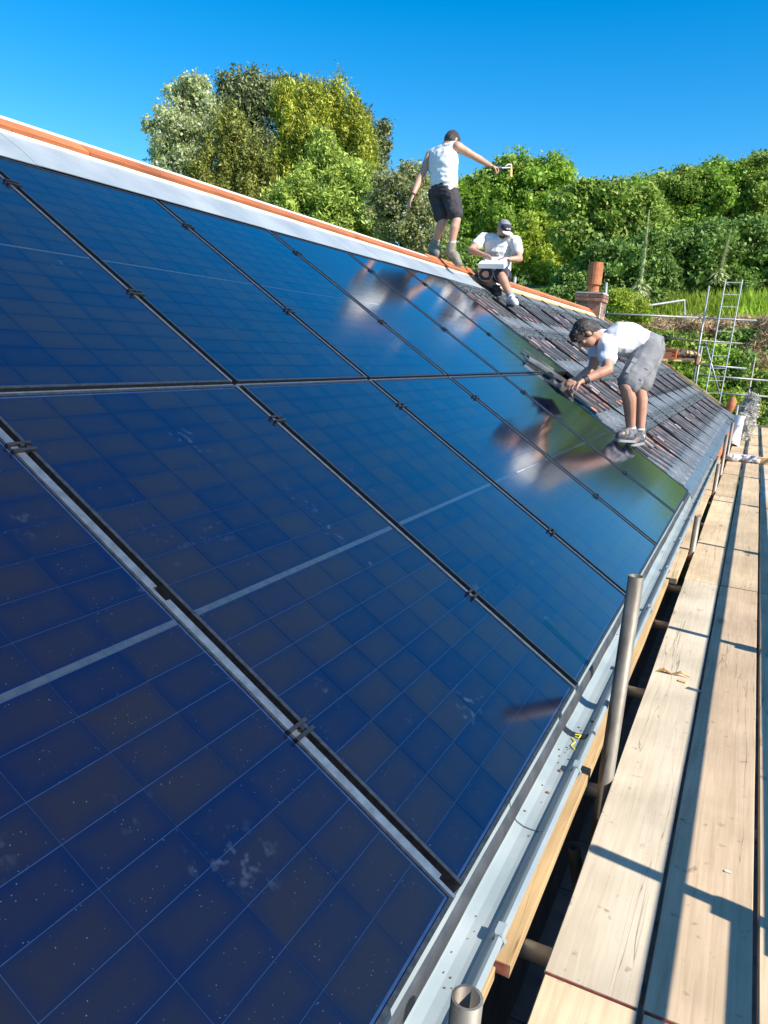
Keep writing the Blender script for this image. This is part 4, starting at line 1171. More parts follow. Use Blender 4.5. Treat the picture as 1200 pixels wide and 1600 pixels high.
tree('broadleaf_tree', 'fresh lime green bush right behind the seated man', 'bush',
     [((-8.434, 31.64, 5.387), 0.9, 1.05, 1.21), ((-9.16, 31.132, 4.681), 0.9, 1.05, 1.21), ((-7.578, 31.826, 4.546), 0.9, 1.11, 1.32), ((-8.304, 31.318, 3.84), 1.32, 1.19, 1.05), ((-6.862, 31.977, 3.824), 0.79, 0.84, 0.9)], 21000, .12, LM['lime'], 'trees beyond the ridge', .1, 19, clump=.34)
tree('broadleaf_tree', 'green tree above the orange chimney pot', 'tree',
     [((-6.162, 28.522, 6.347), 0.74, 0.69, 0.65), ((-5.455, 28.86, 6.402), 0.79, 0.69, 0.6), ((-5.724, 28.44, 5.196), 1.11, 1.09, 1.06), ((-4.653, 29.065, 5.736), 0.92, 0.97, 1.02), ((-6.597, 28.246, 6.039), 0.42, 0.51, 0.6)], 23000, .15, LM['mid'], 'trees along the hill bank', .2, 20, clump=.42)
tree('broadleaf_tree', 'olive green tree left of centre on the right-hand hill', 'tree',
     [((-6.976, 46.4, 9.474), 1.15, 1.11, 1.08), ((-5.854, 47.051, 10.023), 1.08, 1.04, 1.01), ((-5.943, 46.546, 8.139), 1.8, 1.72, 1.65), ((-4.827, 47.604, 10.351), 1.01, 1.04, 1.08)], 21000, .16, LM['mid'], 'trees along the hill bank', .2, 21, clump=.45)
tree('broadleaf_tree', 'tall yellowish green tree on the right-hand hill', 'tree',
     [((-4.036, 48.009, 10.519), 1.22, 1.22, 1.22), ((-2.962, 48.611, 10.958), 1.08, 1.08, 1.08), ((-3.415, 47.844, 8.692), 1.72, 1.8, 1.87), ((-4.42, 47.319, 8.436), 1.22, 1.33, 1.44)], 22000, .16, LM['green'], 'trees along the hill bank', .2, 22, clump=.45)
tree('broadleaf_tree', 'tallest green tree at the right edge of the photo', 'tree',
     [((-1.789, 49.208, 11.192), 1.01, 1.11, 1.22), ((-0.739, 49.737, 11.381), 1.15, 1.29, 1.44), ((-1.666, 48.726, 9.007), 1.58, 1.72, 1.87), ((0.168, 49.517, 8.797), 1.58, 1.87, 2.16), ((1.073, 50.3, 10.284), 1.44, 1.8, 2.16)], 26000, .16, LM['mid'], 'trees along the hill bank', .2, 23, clump=.45)
tree('ivy_bush', 'dark bush in the shade behind the men\'s legs', 'bush',
     [((-12.817, 33.572, 4.151), 1.47, 1.24, 1.0), ((-13.641, 33.427, 5.103), 0.77, 0.91, 1.06), ((-11.446, 34.157, 3.969), 1.18, 1.12, 1.06), ((-14.413, 33.022, 4.897), 0.82, 0.8, 0.77)], 15000, .12, LM['ivy'], 'bushes on the hill bank', .1, 24, clump=.36)
tree('ivy_bush', 'glossy ivy bank behind the chimney', 'bush',
     [((-5.237, 24.167, 2.967), 0.89, 0.79, 0.69), ((-4.422, 24.705, 3.629), 0.93, 0.87, 0.81), ((-3.528, 25.158, 3.799), 0.93, 0.91, 0.89), ((-3.668, 24.885, 2.951), 1.01, 0.77, 0.53), ((-5.399, 23.918, 2.256), 0.81, 0.71, 0.61)], 22000, .13, LM['ivy'], 'bushes on the hill bank', .1, 25, clump=.36)
tree('ivy_bush', 'glossy ivy bank above the ladder', 'bush',
     [((-2.712, 26.178, 4.128), 0.91, 0.87, 0.83), ((-1.816, 26.658, 4.402), 0.95, 0.93, 0.91), ((-2.397, 26.129, 3.339), 0.95, 0.76, 0.58), ((-1.129, 26.786, 3.642), 0.83, 0.72, 0.62)], 21000, .13, LM['ivy'], 'bushes on the hill bank', .1, 26, clump=.36)
tree('ivy_bush', 'glossy ivy bank at the right edge above the grass', 'bush',
     [((-0.723, 27.762, 4.558), 0.93, 0.93, 0.93), ((0.129, 28.17, 4.625), 0.93, 0.99, 1.05), ((-0.085, 27.812, 3.57), 1.05, 0.78, 0.51), ((1.047, 28.508, 4.282), 0.93, 1.09, 1.26)], 20000, .13, LM['ivy'], 'bushes on the hill bank', .1, 27, clump=.36)
tree('small_bush', 'small bright bush just right of the chimney stack', 'bush',
     [((-3.075, 19.931, 2.338), 0.43, 0.38, 0.33), ((-3.309, 19.79, 2.205), 0.23, 0.25, 0.26), ((-2.787, 20.037, 2.23), 0.3, 0.26, 0.23)], 6000, .08, LM['lime'], 'bushes on the hill bank', .05, 28, clump=.25, trunk=False)
low_b = [('brown tangle of dry stems on the bank behind the ladder', 'twig', [((-1.586, 23.129, 2.012), 1.1, 0.7, 0.29), ((-2.737, 22.564, 1.867), 0.92, 0.63, 0.33), ((-0.418, 23.676, 2.049), 0.92, 0.63, 0.33)], 9000, 5.5),
         ('straggly green shrub under the far guard rail, left of the tall upright', 'mid', [((-2.394, 21.801, 1.335), 0.71, 0.59, 0.46), ((-1.512, 22.224, 1.404), 0.61, 0.46, 0.32), ((-2.645, 21.573, 0.875), 0.89, 0.71, 0.54)], 9000, 1.6),
         ('leafy bramble between the tall upright and the ladder foot', 'green', [((-1.166, 21.296, 0.653), 0.62, 0.6, 0.58), ((-0.794, 21.825, 1.191), 0.45, 0.42, 0.38), ((-0.688, 21.176, 0.19), 0.58, 0.54, 0.51), ((-1.404, 20.874, 0.302), 0.58, 0.54, 0.51)], 12000, 1.6),
         ('dark shrub with dry stalks at the right of the ladder', 'ivy', [((-0.148, 22.877, 1.511), 0.61, 0.54, 0.46), ((0.455, 23.102, 1.295), 0.54, 0.54, 0.54), ((-0.162, 21.777, 0.732), 0.58, 0.55, 0.52)], 11000, 1.7),
         ('yellow-green shrub low at the right edge behind the rails', 'lime', [((0.356, 21.941, 0.434), 0.62, 0.48, 0.34), ((0.883, 22.215, 0.56), 0.52, 0.46, 0.41), ((-0.184, 21.133, -0.011), 0.61, 0.45, 0.3)], 9000, 1.6),
         ('dark hedge foot above the brown deck', 'ivy', [((0.004, 21.383, -0.258), 0.68, 0.46, 0.24), ((0.592, 22.041, -0.061), 0.59, 0.41, 0.24), ((1.291, 22.376, -0.006), 0.62, 0.47, 0.31), ((-0.563, 20.627, -0.441), 0.5, 0.42, 0.33)], 9000, 1.6)]
for k, (lab, mt, lobes, n, el) in enumerate(low_b):
    tree('bank_shrub', lab, 'shrub', lobes, n, .10 if mt != 'twig' else .035, LM[mt], 'bushes on the hill bank', .05, 40 + k, trunk=False, clump=.3, elong=el if mt != 'twig' else 9, shell=.6)
tree('dry_creeper', 'straw-coloured dead creeper hanging at the right above the far upright', 'creeper',
     [((0.293, 22.699, 1.796), 0.32, 0.42, 0.53), ((0.187, 22.408, 1.269), 0.21, 0.28, 0.35)], 3500, .03, LM['twig'], None, .03, 60, trunk=False, clump=.3, elong=12, droop=.5)
# grass on the bank
def grass_mesh():
    r = np.random.default_rng(5); n = 26000
    x = r.uniform(-3.5, 14, n); y = r.uniform(22.2, 25.2, n)
    z = np.array([ground_z(a, b) for a, b in zip(x, y)])
    h = r.uniform(.18, .45, n); w = r.uniform(.015, .03, n); a = r.uniform(0, 6.28, n); lx = r.normal(0, .12, n); ly = r.normal(0, .12, n) - .06
    V = np.empty((n, 3, 3)); V[:, 0] = np.stack([x - w * np.cos(a), y - w * np.sin(a), z - .02], 1); V[:, 1] = np.stack([x + w * np.cos(a), y + w * np.sin(a), z - .02], 1)
    V[:, 2] = np.stack([x + lx, y + ly, z + h], 1)
    me = bpy.data.meshes.new('bank_grass')
    me.vertices.add(n * 3); me.vertices.foreach_set('co', V.astype(np.float32).ravel()); me.loops.add(n * 3)
    me.loops.foreach_set('vertex_index', np.arange(n * 3, dtype=np.int32)); me.polygons.add(n); me.polygons.foreach_set('loop_start', np.arange(0, n * 3, 3, dtype=np.int32))
    me.update(calc_edges=True); me.materials.append(LM['grass']); return me
tag(obj('bank_grass', grass_mesh()), 'bright unmown grass on top of the bank', 'grass', kind='stuff')
# weeds down in the gap
tree('weed_clump', 'bright green weeds on the ground showing through the plank gap', 'weeds', [((-.28, 13.2, -2.3), .35, 1.5, .3), ((.1, 11, -2.35), .3, 1.2, .25)], 3000, .07, LM['lime'], None, .02, 70, trunk=False, clump=.15)
# grey shrub at the walkway's end
tree('silver_shrub', 'silver-grey bushy shrub beside the white plastic tube', 'shrub', [((0.308, 16.0, 0.214), 0.13, 0.15, 0.18), ((0.302, 15.935, -0.04), 0.14, 0.17, 0.21), ((0.277, 15.854, -0.322), 0.12, 0.15, 0.18), ((0.336, 16.061, 0.407), 0.1, 0.1, 0.1)], 5200, .045, LM['grey'], None, .03, 71, clump=.10, elong=2.2)
# spiky tall plants
def spike(px_top, label, base, h, seed):
    base = Vector(base); t = empty('spire_plant', base, label, 'plant', 'tall spire plants on the bank')
    r = random.Random(seed)
    lean = Vector((r.uniform(-.04, .1), 0, 0)) * h
    MB().tube([(0, 0, 0), lean * .5 + Vector((0, 0, h * .5)), lean + Vector((0, 0, h))], [.05, .05, .012], 7).build('stem', LM['spike'], t)
    mb = MB()
    for k in range(900):
        s = r.random() ** .8; c = lean * s + Vector((0, 0, h * s)); a = r.uniform(0, 6.28)
        L = (.19 * (1 - s) ** .8 + .04) * (.5 + .7 * r.random()) if s > .2 else r.uniform(.25, .45)
        d = Vector((math.cos(a), math.sin(a), .35 - .5 * (s < .25))).normalized(); b = d.cross(Vector((0, 0, 1))).normalized() * L * .09
        mb.add([c, c + d * L * .5 + b, c + d * L - Vector((0, 0, L * .25)), c + d * L * .5 - b], [(0, 1, 2, 3)])
    mb.build('leaf_rosette', LM['spike'], t)
    return t
spike(0, 'taller pale green spire plant above the chimney handrail', (-3.174, 23.36, 2.707), 2.55, 1)
spike(0, 'shorter pale green spire plant left of the ladder top', (-1.229, 25.584, 3.528), 1.6, 2)

# ---------------------------------------------------------------- people
Zv = Vector((0, 0, 1))
def V3(p): return Vector(p)
def head(mb, c, fw, up):
    """c: centre of the skull; returns axes"""
    c = V3(c); fw = V3(fw).normalized(); up = V3(up); up = (up - fw * up.dot(fw)).normalized(); rt = fw.cross(up)
    mb.ell(c + up * .02 - fw * .008, rt * .076, fw * .096, up * .096, 16, 12)
    mb.ell(c - up * .045 + fw * .03, rt * .060, fw * .066, up * .072, 14, 10)
    mb.ell(c - up * .088 + fw * .062, rt * .026, fw * .022, up * .020)
    mb.cone(c + fw * .088 + up * .004, .010, c + fw * .108 - up * .030, .014)
    mb.ell(c + fw * .085 + up * .022, rt * .05, fw * .014, up * .010)
    for s in (-1, 1):
        mb.ell(c + rt * s * .076 - up * .012 - fw * .008, rt * .010, fw * .020, up * .032)
        mb.ell(c + rt * s * .040 + fw * .068 - up * .020, rt * .020, fw * .018, up * .018)
    mb.ell(c + fw * .086 - up * .060, rt * .024, fw * .010, up * .009)
    return c, fw, up, rt
def eyes(parent, base, c, fw, up, rt):
    for s in (-1, 1):
        MB().ell(c + rt * s * .031 + fw * .088 + up * .004 - base, rt * .012, fw * .007, up * .006, 8, 6).build('eye', M['eye'], parent, smooth=True)
def hand(mb, w, d, n, curl=.6, side=1, thumb_in=.6, s=1.0):
    """w wrist, d direction of the palm, n palm normal (towards which the fingers close)"""
    w = V3(w); d = V3(d).normalized(); n = V3(n); n = (n - d * n.dot(d)).normalized(); t = d.cross(n) * side
    for k, o in enumerate((-.030, -.010, .011, .030)):
        L = (.080, .086, .082, .074)[k] * s
        b = w + t * o * .55 + d * .012; e = w + t * o * s + d * L
        mb.cone(b, .016, e, .0125, 8)
        p = e; a = 0; q = d.copy()
        for j, fl in enumerate((.040, .027, .022)):
            a += curl * (.75, .95, .7)[j]
            q = (d * math.cos(a) + n * math.sin(a))
            p2 = p + q * fl * (.88, 1.05, 1.0, .8)[k] * s
            mb.cone(p, .0105 - .001 * j, p2, .0095 - .001 * j, 8); p = p2
    b = w + t * -.022 + d * .022
    m1 = b + (-t * .62 + d * .62 + n * .4 * thumb_in).normalized() * .045 * s
    m2 = m1 + (-t * .2 + d * .75 + n * thumb_in).normalized() * .034 * s
    m3 = m2 + (t * .2 + d * .7 + n * thumb_in).normalized() * .026 * s
    mb.cone(b, .016, m1, .0125, 8); mb.cone(m1, .012, m2, .0105, 8); mb.cone(m2, .0105, m3, .009, 8)
def arm(mb, sh, el, wr, k=1.0):
    sh, el, wr = V3(sh), V3(el), V3(wr)
    mb.cone(sh, .060 * k, sh.lerp(el, .45), .050 * k); mb.cone(sh.lerp(el, .4), .051 * k, el, .040 * k)
    mb.cone(el, .040 * k, el.lerp(wr, .35), .042 * k); mb.cone(el.lerp(wr, .3), .042 * k, wr, .026 * k)
def leg(mb, hp, kn, an, back, k=1.0):
    hp, kn, an = V3(hp), V3(kn), V3(an); back = V3(back).normalized()
    mb.cone(hp, .090 * k, hp.lerp(kn, .5), .074 * k); mb.cone(hp.lerp(kn, .45), .076 * k, kn, .056 * k)
    mb.cone(kn, .055 * k, kn.lerp(an, .3) + back * .014, .056 * k); mb.cone(kn.lerp(an, .25) + back * .014, .057 * k, an, .036 * k)
def foot(mb, an, toe, heel_back=.06, k=1.0, drop=.07):
    an, toe = V3(an), V3(toe); d = (toe - an); d.z *= 1.0
    n = d.normalized()
    h = an - Vector((n.x, n.y, 0)).normalized() * heel_back * .6 - Zv * drop * .55
    mb.cone(an, .048 * k, h, .046 * k); mb.cone(h, .044 * k, an.lerp(toe, .55) - Zv * .012, .046 * k); mb.cone(an.lerp(toe, .5), .046 * k, toe, .040 * k)
    mb.cone(h, .042 * k, toe, .038 * k)
def sole(an, toe, base, w=.048, drop=.115, th=.03):
    an, toe = V3(an), V3(toe); d = toe - an; h = an - d.normalized() * .065 - Zv * drop
    tip = toe + d.normalized() * .05; tip.z = toe.z - .035
    ax = (tip - h); rt = ax.cross(Zv).normalized()
    rings = []
    for s, ww in ((0, .55), (.06, .85), (.3, .82), (.55, .95), (.8, 1.0), (.95, .75), (1.0, .4)):
        rings.append((h + ax * s - base, rt * w * ww, Vector((0, 0, th * .5))))
    v = []; f = []
    for c, a, b in rings: v += [c - a - b, c + a - b, c + a + b, c - a + b]
    for k in range(len(rings) - 1):
        for q in range(4): f.append((4 * k + q, 4 * k + 4 + q, 4 * k + 4 + (q + 1) % 4, 4 * k + (q + 1) % 4))
    f += [(0, 1, 2, 3), tuple(len(v) - 1 - q for q in range(4))]
    return MB().add(v, f)
def rel(mb, base): return mb.shift(-Vector(base))

# --- man standing on the ridge, seen from behind
fw = Vector((.20, .98, 0)).normalized(); rt = fw.cross(Zv); 
base = Vector((-3.143, 7.587, 2.032))
man = empty('person', base, 'man in white sleeveless top and dark shorts standing on the ridge holding a hammer out', 'person')
skull = V3((-3.333, 7.925, 3.437)); hd_fw = (fw * .8 + rt * .25 - Zv * .62).normalized()
LS, RS = V3((-3.59, 7.904, 3.284)), V3((-3.234, 7.836, 3.35))
LE, LW, LH = V3((-3.642, 7.767, 3.005)), V3((-3.655, 7.612, 2.767)), V3((-3.688, 7.574, 2.674))
RE, RW_, RH = V3((-3.064, 7.986, 3.273)), V3((-2.918, 8.195, 3.208)), V3((-2.843, 8.246, 3.188))
LHIP, RHIP = V3((-3.431, 7.808, 2.873)), V3((-3.225, 7.721, 2.868))
LK, RK = V3((-3.284, 7.714, 2.488)), V3((-3.082, 7.628, 2.497))
LA, RA = V3((-3.385, 7.738, 2.229)), V3((-3.107, 7.606, 2.18))
LT, RT_ = V3((-3.271, 7.604, 2.111)), V3((-2.983, 7.554, 2.011))
hipc, shc = (LHIP + RHIP) / 2, (LS + RS) / 2
mb = MB()
c, hf, hu, hr_ = head(mb, skull, hd_fw, Zv + fw * .4)
neck0 = shc + Zv * .02; mb.cone(neck0, .062, c - hu * .06 - hf * .02, .056)
tr = (RS - LS).normalized(); tf = Zv.cross(tr).normalized(); tf = tf if tf.dot(fw) > 0 else -tf
def torso(mb, hipc, shc, rh, rs_, f_, grow=0.0, lo=-.06, hi=1.0, wh=.165, ws=.19):
    ax = shc - hipc
    prof = [(lo, wh * .95, .105), (.10, wh, .112), (.35, wh * .93, .105), (.62, ws * .88, .118), (.84, ws * .90, .118), (.97, ws * .72, .092), (1.04, ws * .45, .07)]
    rings = []
    for s, a, b in prof:
        if s > hi: break
        rv = rh.lerp(rs_, max(0, min(1, s))).normalized()
        axn = ax.normalized(); fv = (f_ - axn * f_.dot(axn)).normalized()
        rings.append((hipc + ax * s, rv * (a + grow), fv * (b + grow)))
    mb.loft(rings)
rh = (RHIP - LHIP).normalized()
torso(mb, hipc, shc, rh, tr, tf)
arm(mb, LS, LE, LW); arm(mb, RS, RE, RW_)
hand(mb, LW, LH - LW, rt * .5 + fw, .35, 1)
hand(mb, RW_, RH - RW_, -Zv + tf * .2, 1.15, 1, 1.0)
leg(mb, LHIP, LK, LA, -fw); leg(mb, RHIP, RK, RA, -fw)
foot(mb, LA, LT); foot(mb, RA, RT_)
obj('body', skin(rel(mb, base), 'body', M['skin'], .0075, 3), man)
eyes(man, base, c, hf, hu, hr_)
mb = MB(); torso(mb, hipc, shc, rh, tr, tf, .018, lo=-.14, hi=1.0, wh=.176, ws=.178)
mb.cone(LS.lerp(shc, .30) + Zv * .012, .062, RS.lerp(shc, .30) + Zv * .012, .062)
for sh_ in (LS, RS):
    inn = sh_.lerp(shc, .36)
    mb.cone(inn + Zv * .015, .062, inn - Zv * .16 , .085)
obj('vest', skin(rel(mb, base), 'vest', M['white_cloth'], .010, 3, .008, 6.5), man)
mb = MB()
ax = (shc - hipc).normalized(); fv = (tf - ax * tf.dot(ax)).normalized()
mb.loft([(hipc + ax * .03, rh * .172, fv * .124), (hipc - ax * .03, rh * .182, fv * .136), (hipc - ax * .12, rh * .180, fv * .13)])
for hp, kn in ((LHIP, LK), (RHIP, RK)):
    mb.cone(hp - Zv * .05, .104, hp.lerp(kn, .55), .098); mb.cone(hp.lerp(kn, .5), .098, hp.lerp(kn, .80), .094)
obj('shorts', skin(rel(mb, base), 'shorts', M['black_cloth'], .011, 3, .007, 8), man)
for an, toe, kn in ((LA, LT, LK), (RA, RT_, RK)):
    up_ = (kn - an).normalized()
    mb = MB(); mb.cone(an + up_ * .015, .046, an + up_ * .085, .044)
    obj('sock', skin(rel(mb, base), 'sock', M['white_cloth'], .01, 2, .003, 20), man)
    mb = MB(); foot(mb, an, toe, k=1.18); mb.cone(an - up_ * .03, .055, an + up_ * .035, .056)
    bt = obj('boot', skin(rel(mb, base), 'boot', M['boot'], .01, 3, .003, 16), man)
    sole(an, toe, base, .056).build('sole', M['sole'], bt)
mb = MB(); mb.ell(c + hu * .022 - hf * .008, hr_ * .082, hf * .103, hu * .098, 16, 12)
hr0 = obj('hair', skin(rel(MB().ell(c - hu * .012 - hf * .022, hr_ * .080, hf * .088, hu * .078, 14, 10), base), 'hair', M['hair'], .01, 2, .004, 30), man)
cp = obj('cap', skin(rel(mb, base), 'cap', M['black_cloth'], .010, 2, .002, 20), man)
MB().ell(c + hu * .035 + hf * .12 - base, hr_ * .070, hf * .062, hu * .012, 14, 6).build('brim', M['black_cloth'], cp, smooth=True)
MB().tube([LW + (LE - LW).normalized() * t_ - base for t_ in (.0, .025)], .031, 12).build('wristband', M['navy_cloth'], man)
# hammer
hb = RH
hm = empty('hammer', hb, 'claw hammer held out by the standing man against the trees', 'hammer')
h0, h1 = V3((-2.889, 8.237, 3.187)), V3((-2.759, 8.455, 3.238))
MB().tube([h0 - hb, h0.lerp(h1, .45) - hb], .017, 8).build('grip', M['rubber'], hm)
MB().tube([h0.lerp(h1, .45) - hb, h1 - hb], .010, 8).build('shaft', M['bright_steel'], hm)
q0, q1 = V3((-2.75, 8.467, 3.27)), V3((-2.727, 8.418, 3.12))
mb = MB().tube([q0 - hb, q0.lerp(q1, .35) - hb, q0.lerp(q1, .4) - hb, q1 - hb], [.011, .013, .017, .017], 10)
MB().tube([q0 - hb, q0 + (h0 - h1) * .2 + Zv * .01 - hb, q0 + (h0 - h1) * .38 - Zv * .012 - hb], [.014, .011, .005], 6).build('claw', M['bright_steel'], hm)
mb.build('head', M['pale_wood'], hm)

# --- man sitting on the ridge
base = Vector((-2.928, 8.785, 1.918))
man = empty('person', base, 'bearded man in cap and printed t-shirt sitting on the ridge behind a white box', 'person')
fw = Vector((.62, -.78, 0)).normalized(); rt = fw.cross(Zv)
skull = V3((-2.881, 8.823, 2.576)); hd_fw = (fw * .85 - Zv * .55 - rt * .12).normalized()
RS, LS = V3((-3.161, 8.892, 2.464)), V3((-2.721, 8.859, 2.426))
RE, RW_, RH = V3((-3.218, 8.572, 2.278)), V3((-2.998, 8.454, 2.213)), V3((-2.907, 8.468, 2.193))
LE, LW, LH = V3((-2.586, 8.684, 2.195)), V3((-2.679, 8.523, 2.174)), V3((-2.738, 8.497, 2.177))
RHIP, LHIP = V3((-3.029, 8.844, 2.025)), V3((-2.832, 8.838, 1.998))
RK, LK = V3((-2.924, 8.407, 1.976)), V3((-2.737, 8.451, 1.986))
RA, LA = V3((-2.852, 8.573, 1.83)), V3((-2.53, 8.314, 1.689))
RT_, LT = V3((-2.744, 8.44, 1.775)), V3((-2.442, 8.204, 1.624))
hipc, shc = (LHIP + RHIP) / 2, (LS + RS) / 2
mb = MB()
c, hf, hu, hr_ = head(mb, skull, hd_fw, Zv)
mb.cone(shc + Zv * .02, .062, c - hu * .06 - hf * .02, .056)
tr = (RS - LS).normalized(); rh = (RHIP - LHIP).normalized(); tf = Zv.cross(tr).normalized(); tf = tf if tf.dot(fw) > 0 else -tf
torso(mb, hipc, shc, rh, tr, tf)
mb.cone(LS, .064, RS, .064)
arm(mb, LS, LE, LW, 1.05); arm(mb, RS, RE, RW_, 1.05)
hand(mb, RW_, RH - RW_, -Zv + fw * .3, .45, -1)
hand(mb, LW, LH - LW, -Zv + fw * .2, .5, 1)
leg(mb, LHIP, LK, LA, -fw, 1.05); leg(mb, RHIP, RK, RA, -fw, 1.05)
foot(mb, LA, LT); foot(mb, RA, RT_)
obj('body', skin(rel(mb, base), 'body', M['skin_tan'], .0075, 3), man)
eyes(man, base, c, hf, hu, hr_)
mb = MB(); torso(mb, hipc, shc, rh, tr, tf, .018, lo=-.05, hi=1.0, wh=.175, ws=.185)
mb.cone(LS, .078, RS, .078); mb.cone(shc - (shc - hipc).normalized() * .06 + tf * .03, .11, shc - (shc - hipc).normalized() * .18 + tf * .03, .125)
for s_, e_ in ((LS, LE), (RS, RE)):
    mb.cone(s_, .078, s_.lerp(e_, .55), .070)
shirt = obj('tshirt', skin(rel(mb, base), 'tshirt', M['offwhite_cloth'], .010, 3, .008, 6.5), man)
# flat chest print: blocky grey motif
axn = (shc - hipc).normalized(); fv = (tf - axn * tf.dot(axn)).normalized(); cpr = hipc.lerp(shc, .50) + fv * .165
mb = MB()
for x0, x1, z0, z1 in ((-.085, -.055, -.05, .045), (-.05, -.02, .02, .045), (-.045, -.03, -.05, .02), (-.012, .012, -.05, .045), (.018, .075, .022, .045), (.036, .056, -.05, .02), (.062, .085, -.05, .01)):
    p = [cpr - tr * a + axn * b for a, b in ((x0, z0), (x1, z0), (x1, z1), (x0, z1))]
    mb.add([q - base for q in p] + [q + fv * .004 - base for q in p], [(3, 2, 1, 0), (4, 5, 6, 7), (0, 1, 5, 4), (1, 2, 6, 5), (2, 3, 7, 6), (3, 0, 4, 7)])
mb.build('chest_print', M['print'], shirt)
mb = MB()
mb.loft([(hipc + axn * .08, rh * .185, fv * .138), (hipc, rh * .195, fv * .145), (hipc - axn * .09, rh * .185, fv * .14)])
for hp, kn in ((LHIP, LK), (RHIP, RK)):
    mb.cone(hp, .112, hp.lerp(kn, .55), .104); mb.cone(hp.lerp(kn, .5), .104, hp.lerp(kn, .90), .094)
sh_o = obj('shorts', skin(rel(mb, base), 'shorts', M['navy_cloth'], .011, 3, .006, 8), man)
for hp, kn in ((LHIP, LK), (RHIP, RK)):
    d = (kn - hp).normalized(); e = hp.lerp(kn, .96)
    MB().tube([e - d * .012 - base, e + d * .012 - base], .096, 16).build('hem', M['print'], sh_o)
for an, toe, kn, m_ in ((LA, LT, LK, 'offwhite_cloth'), (RA, RT_, RK, 'black_cloth')):
    up_ = (kn - an).normalized()
    mb = MB(); mb.cone(an, .047, an + up_ * .055, .046)
    obj('sock', skin(rel(mb, base), 'sock', M['print'], .01, 2, .003, 20), man)
    mb = MB(); foot(mb, an, toe, k=1.12)
    so = obj('shoe', skin(rel(mb, base), 'shoe', M[m_], .01, 3, .002, 20), man)
    sole(an, toe, base, .050).build('sole', M['sole'], so)
    mid = an.lerp(toe, .55) + Zv * .045
    MB().box((-.05, -.012, -.012), (.05, .012, .008)).shift(mid - base).build('strap', M['black_cloth'], so)
mb = MB().ell(c + hu * .034 - hf * .008, hr_ * .084, hf * .103, hu * .086, 16, 12)
cp = obj('cap', skin(rel(mb, base), 'cap', material('grey_cap', (.20, .19, .22), (.27, .26, .29), rough=.9), .010, 2, .001, 20), man)
MB().ell(c + hu * .050 + hf * .040 - base, hr_ * .076, hf * .070, hu * .050, 16, 10).build('front_panel', M['navy_cloth'], cp, smooth=True)
MB().ell(c + hu * .012 + hf * .125 - base, hr_ * .078, hf * .060, hu * .012, 16, 6).build('brim', M['offwhite_cloth'], cp, smooth=True)
mb = MB()
for a in (-.028, -.008, .012, .030): mb.box((-.006, -.004, -.010), (.007, .004, .012 if a < .01 else .004)).v[-8:]
lg = MB()
for a, z_ in ((-.026, .0), (-.010, .006), (.008, -.002), (.024, .004)):
    p0 = c + hu * (.058 + z_) + hf * .113 + hr_ * a - base
    lg.ell(p0, hr_ * .009, hf * .004, hu * .010, 6, 5)
lg.build('cap_logo', M['white_cloth'], cp)
mb = MB().ell(c - hu * .075 + hf * .048, hr_ * .055, hf * .048, hu * .045, 14, 10)
mb.ell(c - hu * .045 + hf * .092, hr_ * .030, hf * .014, hu * .010)
obj('beard', skin(rel(mb, base), 'beard', M['hair'], .007, 1, .004, 40), man)
# white box on his lap
bc = V3((-2.838, 8.387, 2.1))
bx = empty('white_box', bc, 'white card box resting on the seated man\'s knees', 'box')
ux = (V3((-2.673, 8.394, 2.098)) - V3((-3.003, 8.378, 2.095))).normalized(); uy = Zv.cross(ux).normalized(); uz = ux.cross(uy)
tilt = .35; uy2 = uy * math.cos(tilt) + uz * math.sin(tilt); uz2 = -uy * math.sin(tilt) + uz * math.cos(tilt)
def bfn(p): return ux * p.x + uy2 * p.y + uz2 * p.z
MB().box((-.165, -.08, -.040), (.165, .08, .018), fn=bfn).build('tray', M['paper'], bx)
MB().box((-.12, .05, .020), (.16, .12, .026), fn=lambda p: bfn(Vector((p.x, p.y, p.z + (p.y - .06) * .5)))).build('flap', M['paper'], bx)

# --- man bending over the tiles
base = Vector((-0.53, 5.642, 0.384))
man = empty('person', base, 'dark-haired man in white t-shirt and grey cargo shorts bending down to lay tiles', 'person')
fw = Vector((-.88, -.40, 0)).normalized(); rt = fw.cross(Zv)
skull = V3((-0.983, 5.399, 1.253)); hd_fw = (fw * .45 - Zv * .85).normalized()
LS, RS = V3((-0.797, 5.462, 1.162)), V3((-0.909, 5.809, 1.223))
LE, LW, LH = V3((-0.733, 5.265, 0.972)), V3((-0.898, 5.118, 0.867)), V3((-0.958, 5.08, 0.826))
RE, RW_, RH = V3((-0.93, 5.622, 0.96)), V3((-0.993, 5.392, 0.875)), V3((-1.043, 5.293, 0.84))
LHIP, RHIP = V3((-0.5, 5.753, 1.145)), V3((-0.508, 6.004, 1.171))
LK, RK = V3((-0.592, 5.431, 0.835)), V3((-0.534, 5.773, 0.832))
LA, RA = V3((-0.525, 5.555, 0.48)), V3((-0.475, 5.773, 0.447))
LT, RT_ = V3((-0.586, 5.403, 0.436)), V3((-0.514, 5.605, 0.389))
hipc, shc = (LHIP + RHIP) / 2, (LS + RS) / 2
mb = MB()
c, hf, hu, hr_ = head(mb, skull, hd_fw, fw * .8 + Zv * .5)
axn = (shc - hipc).normalized()
mb.cone(shc + axn * .02, .064, c - hu * .05 - hf * .03, .056)
rh = (RHIP - LHIP).normalized(); tr = (RS - LS).normalized(); tf = axn.cross(rh).normalized(); tf = tf if tf.z < 0 else -tf
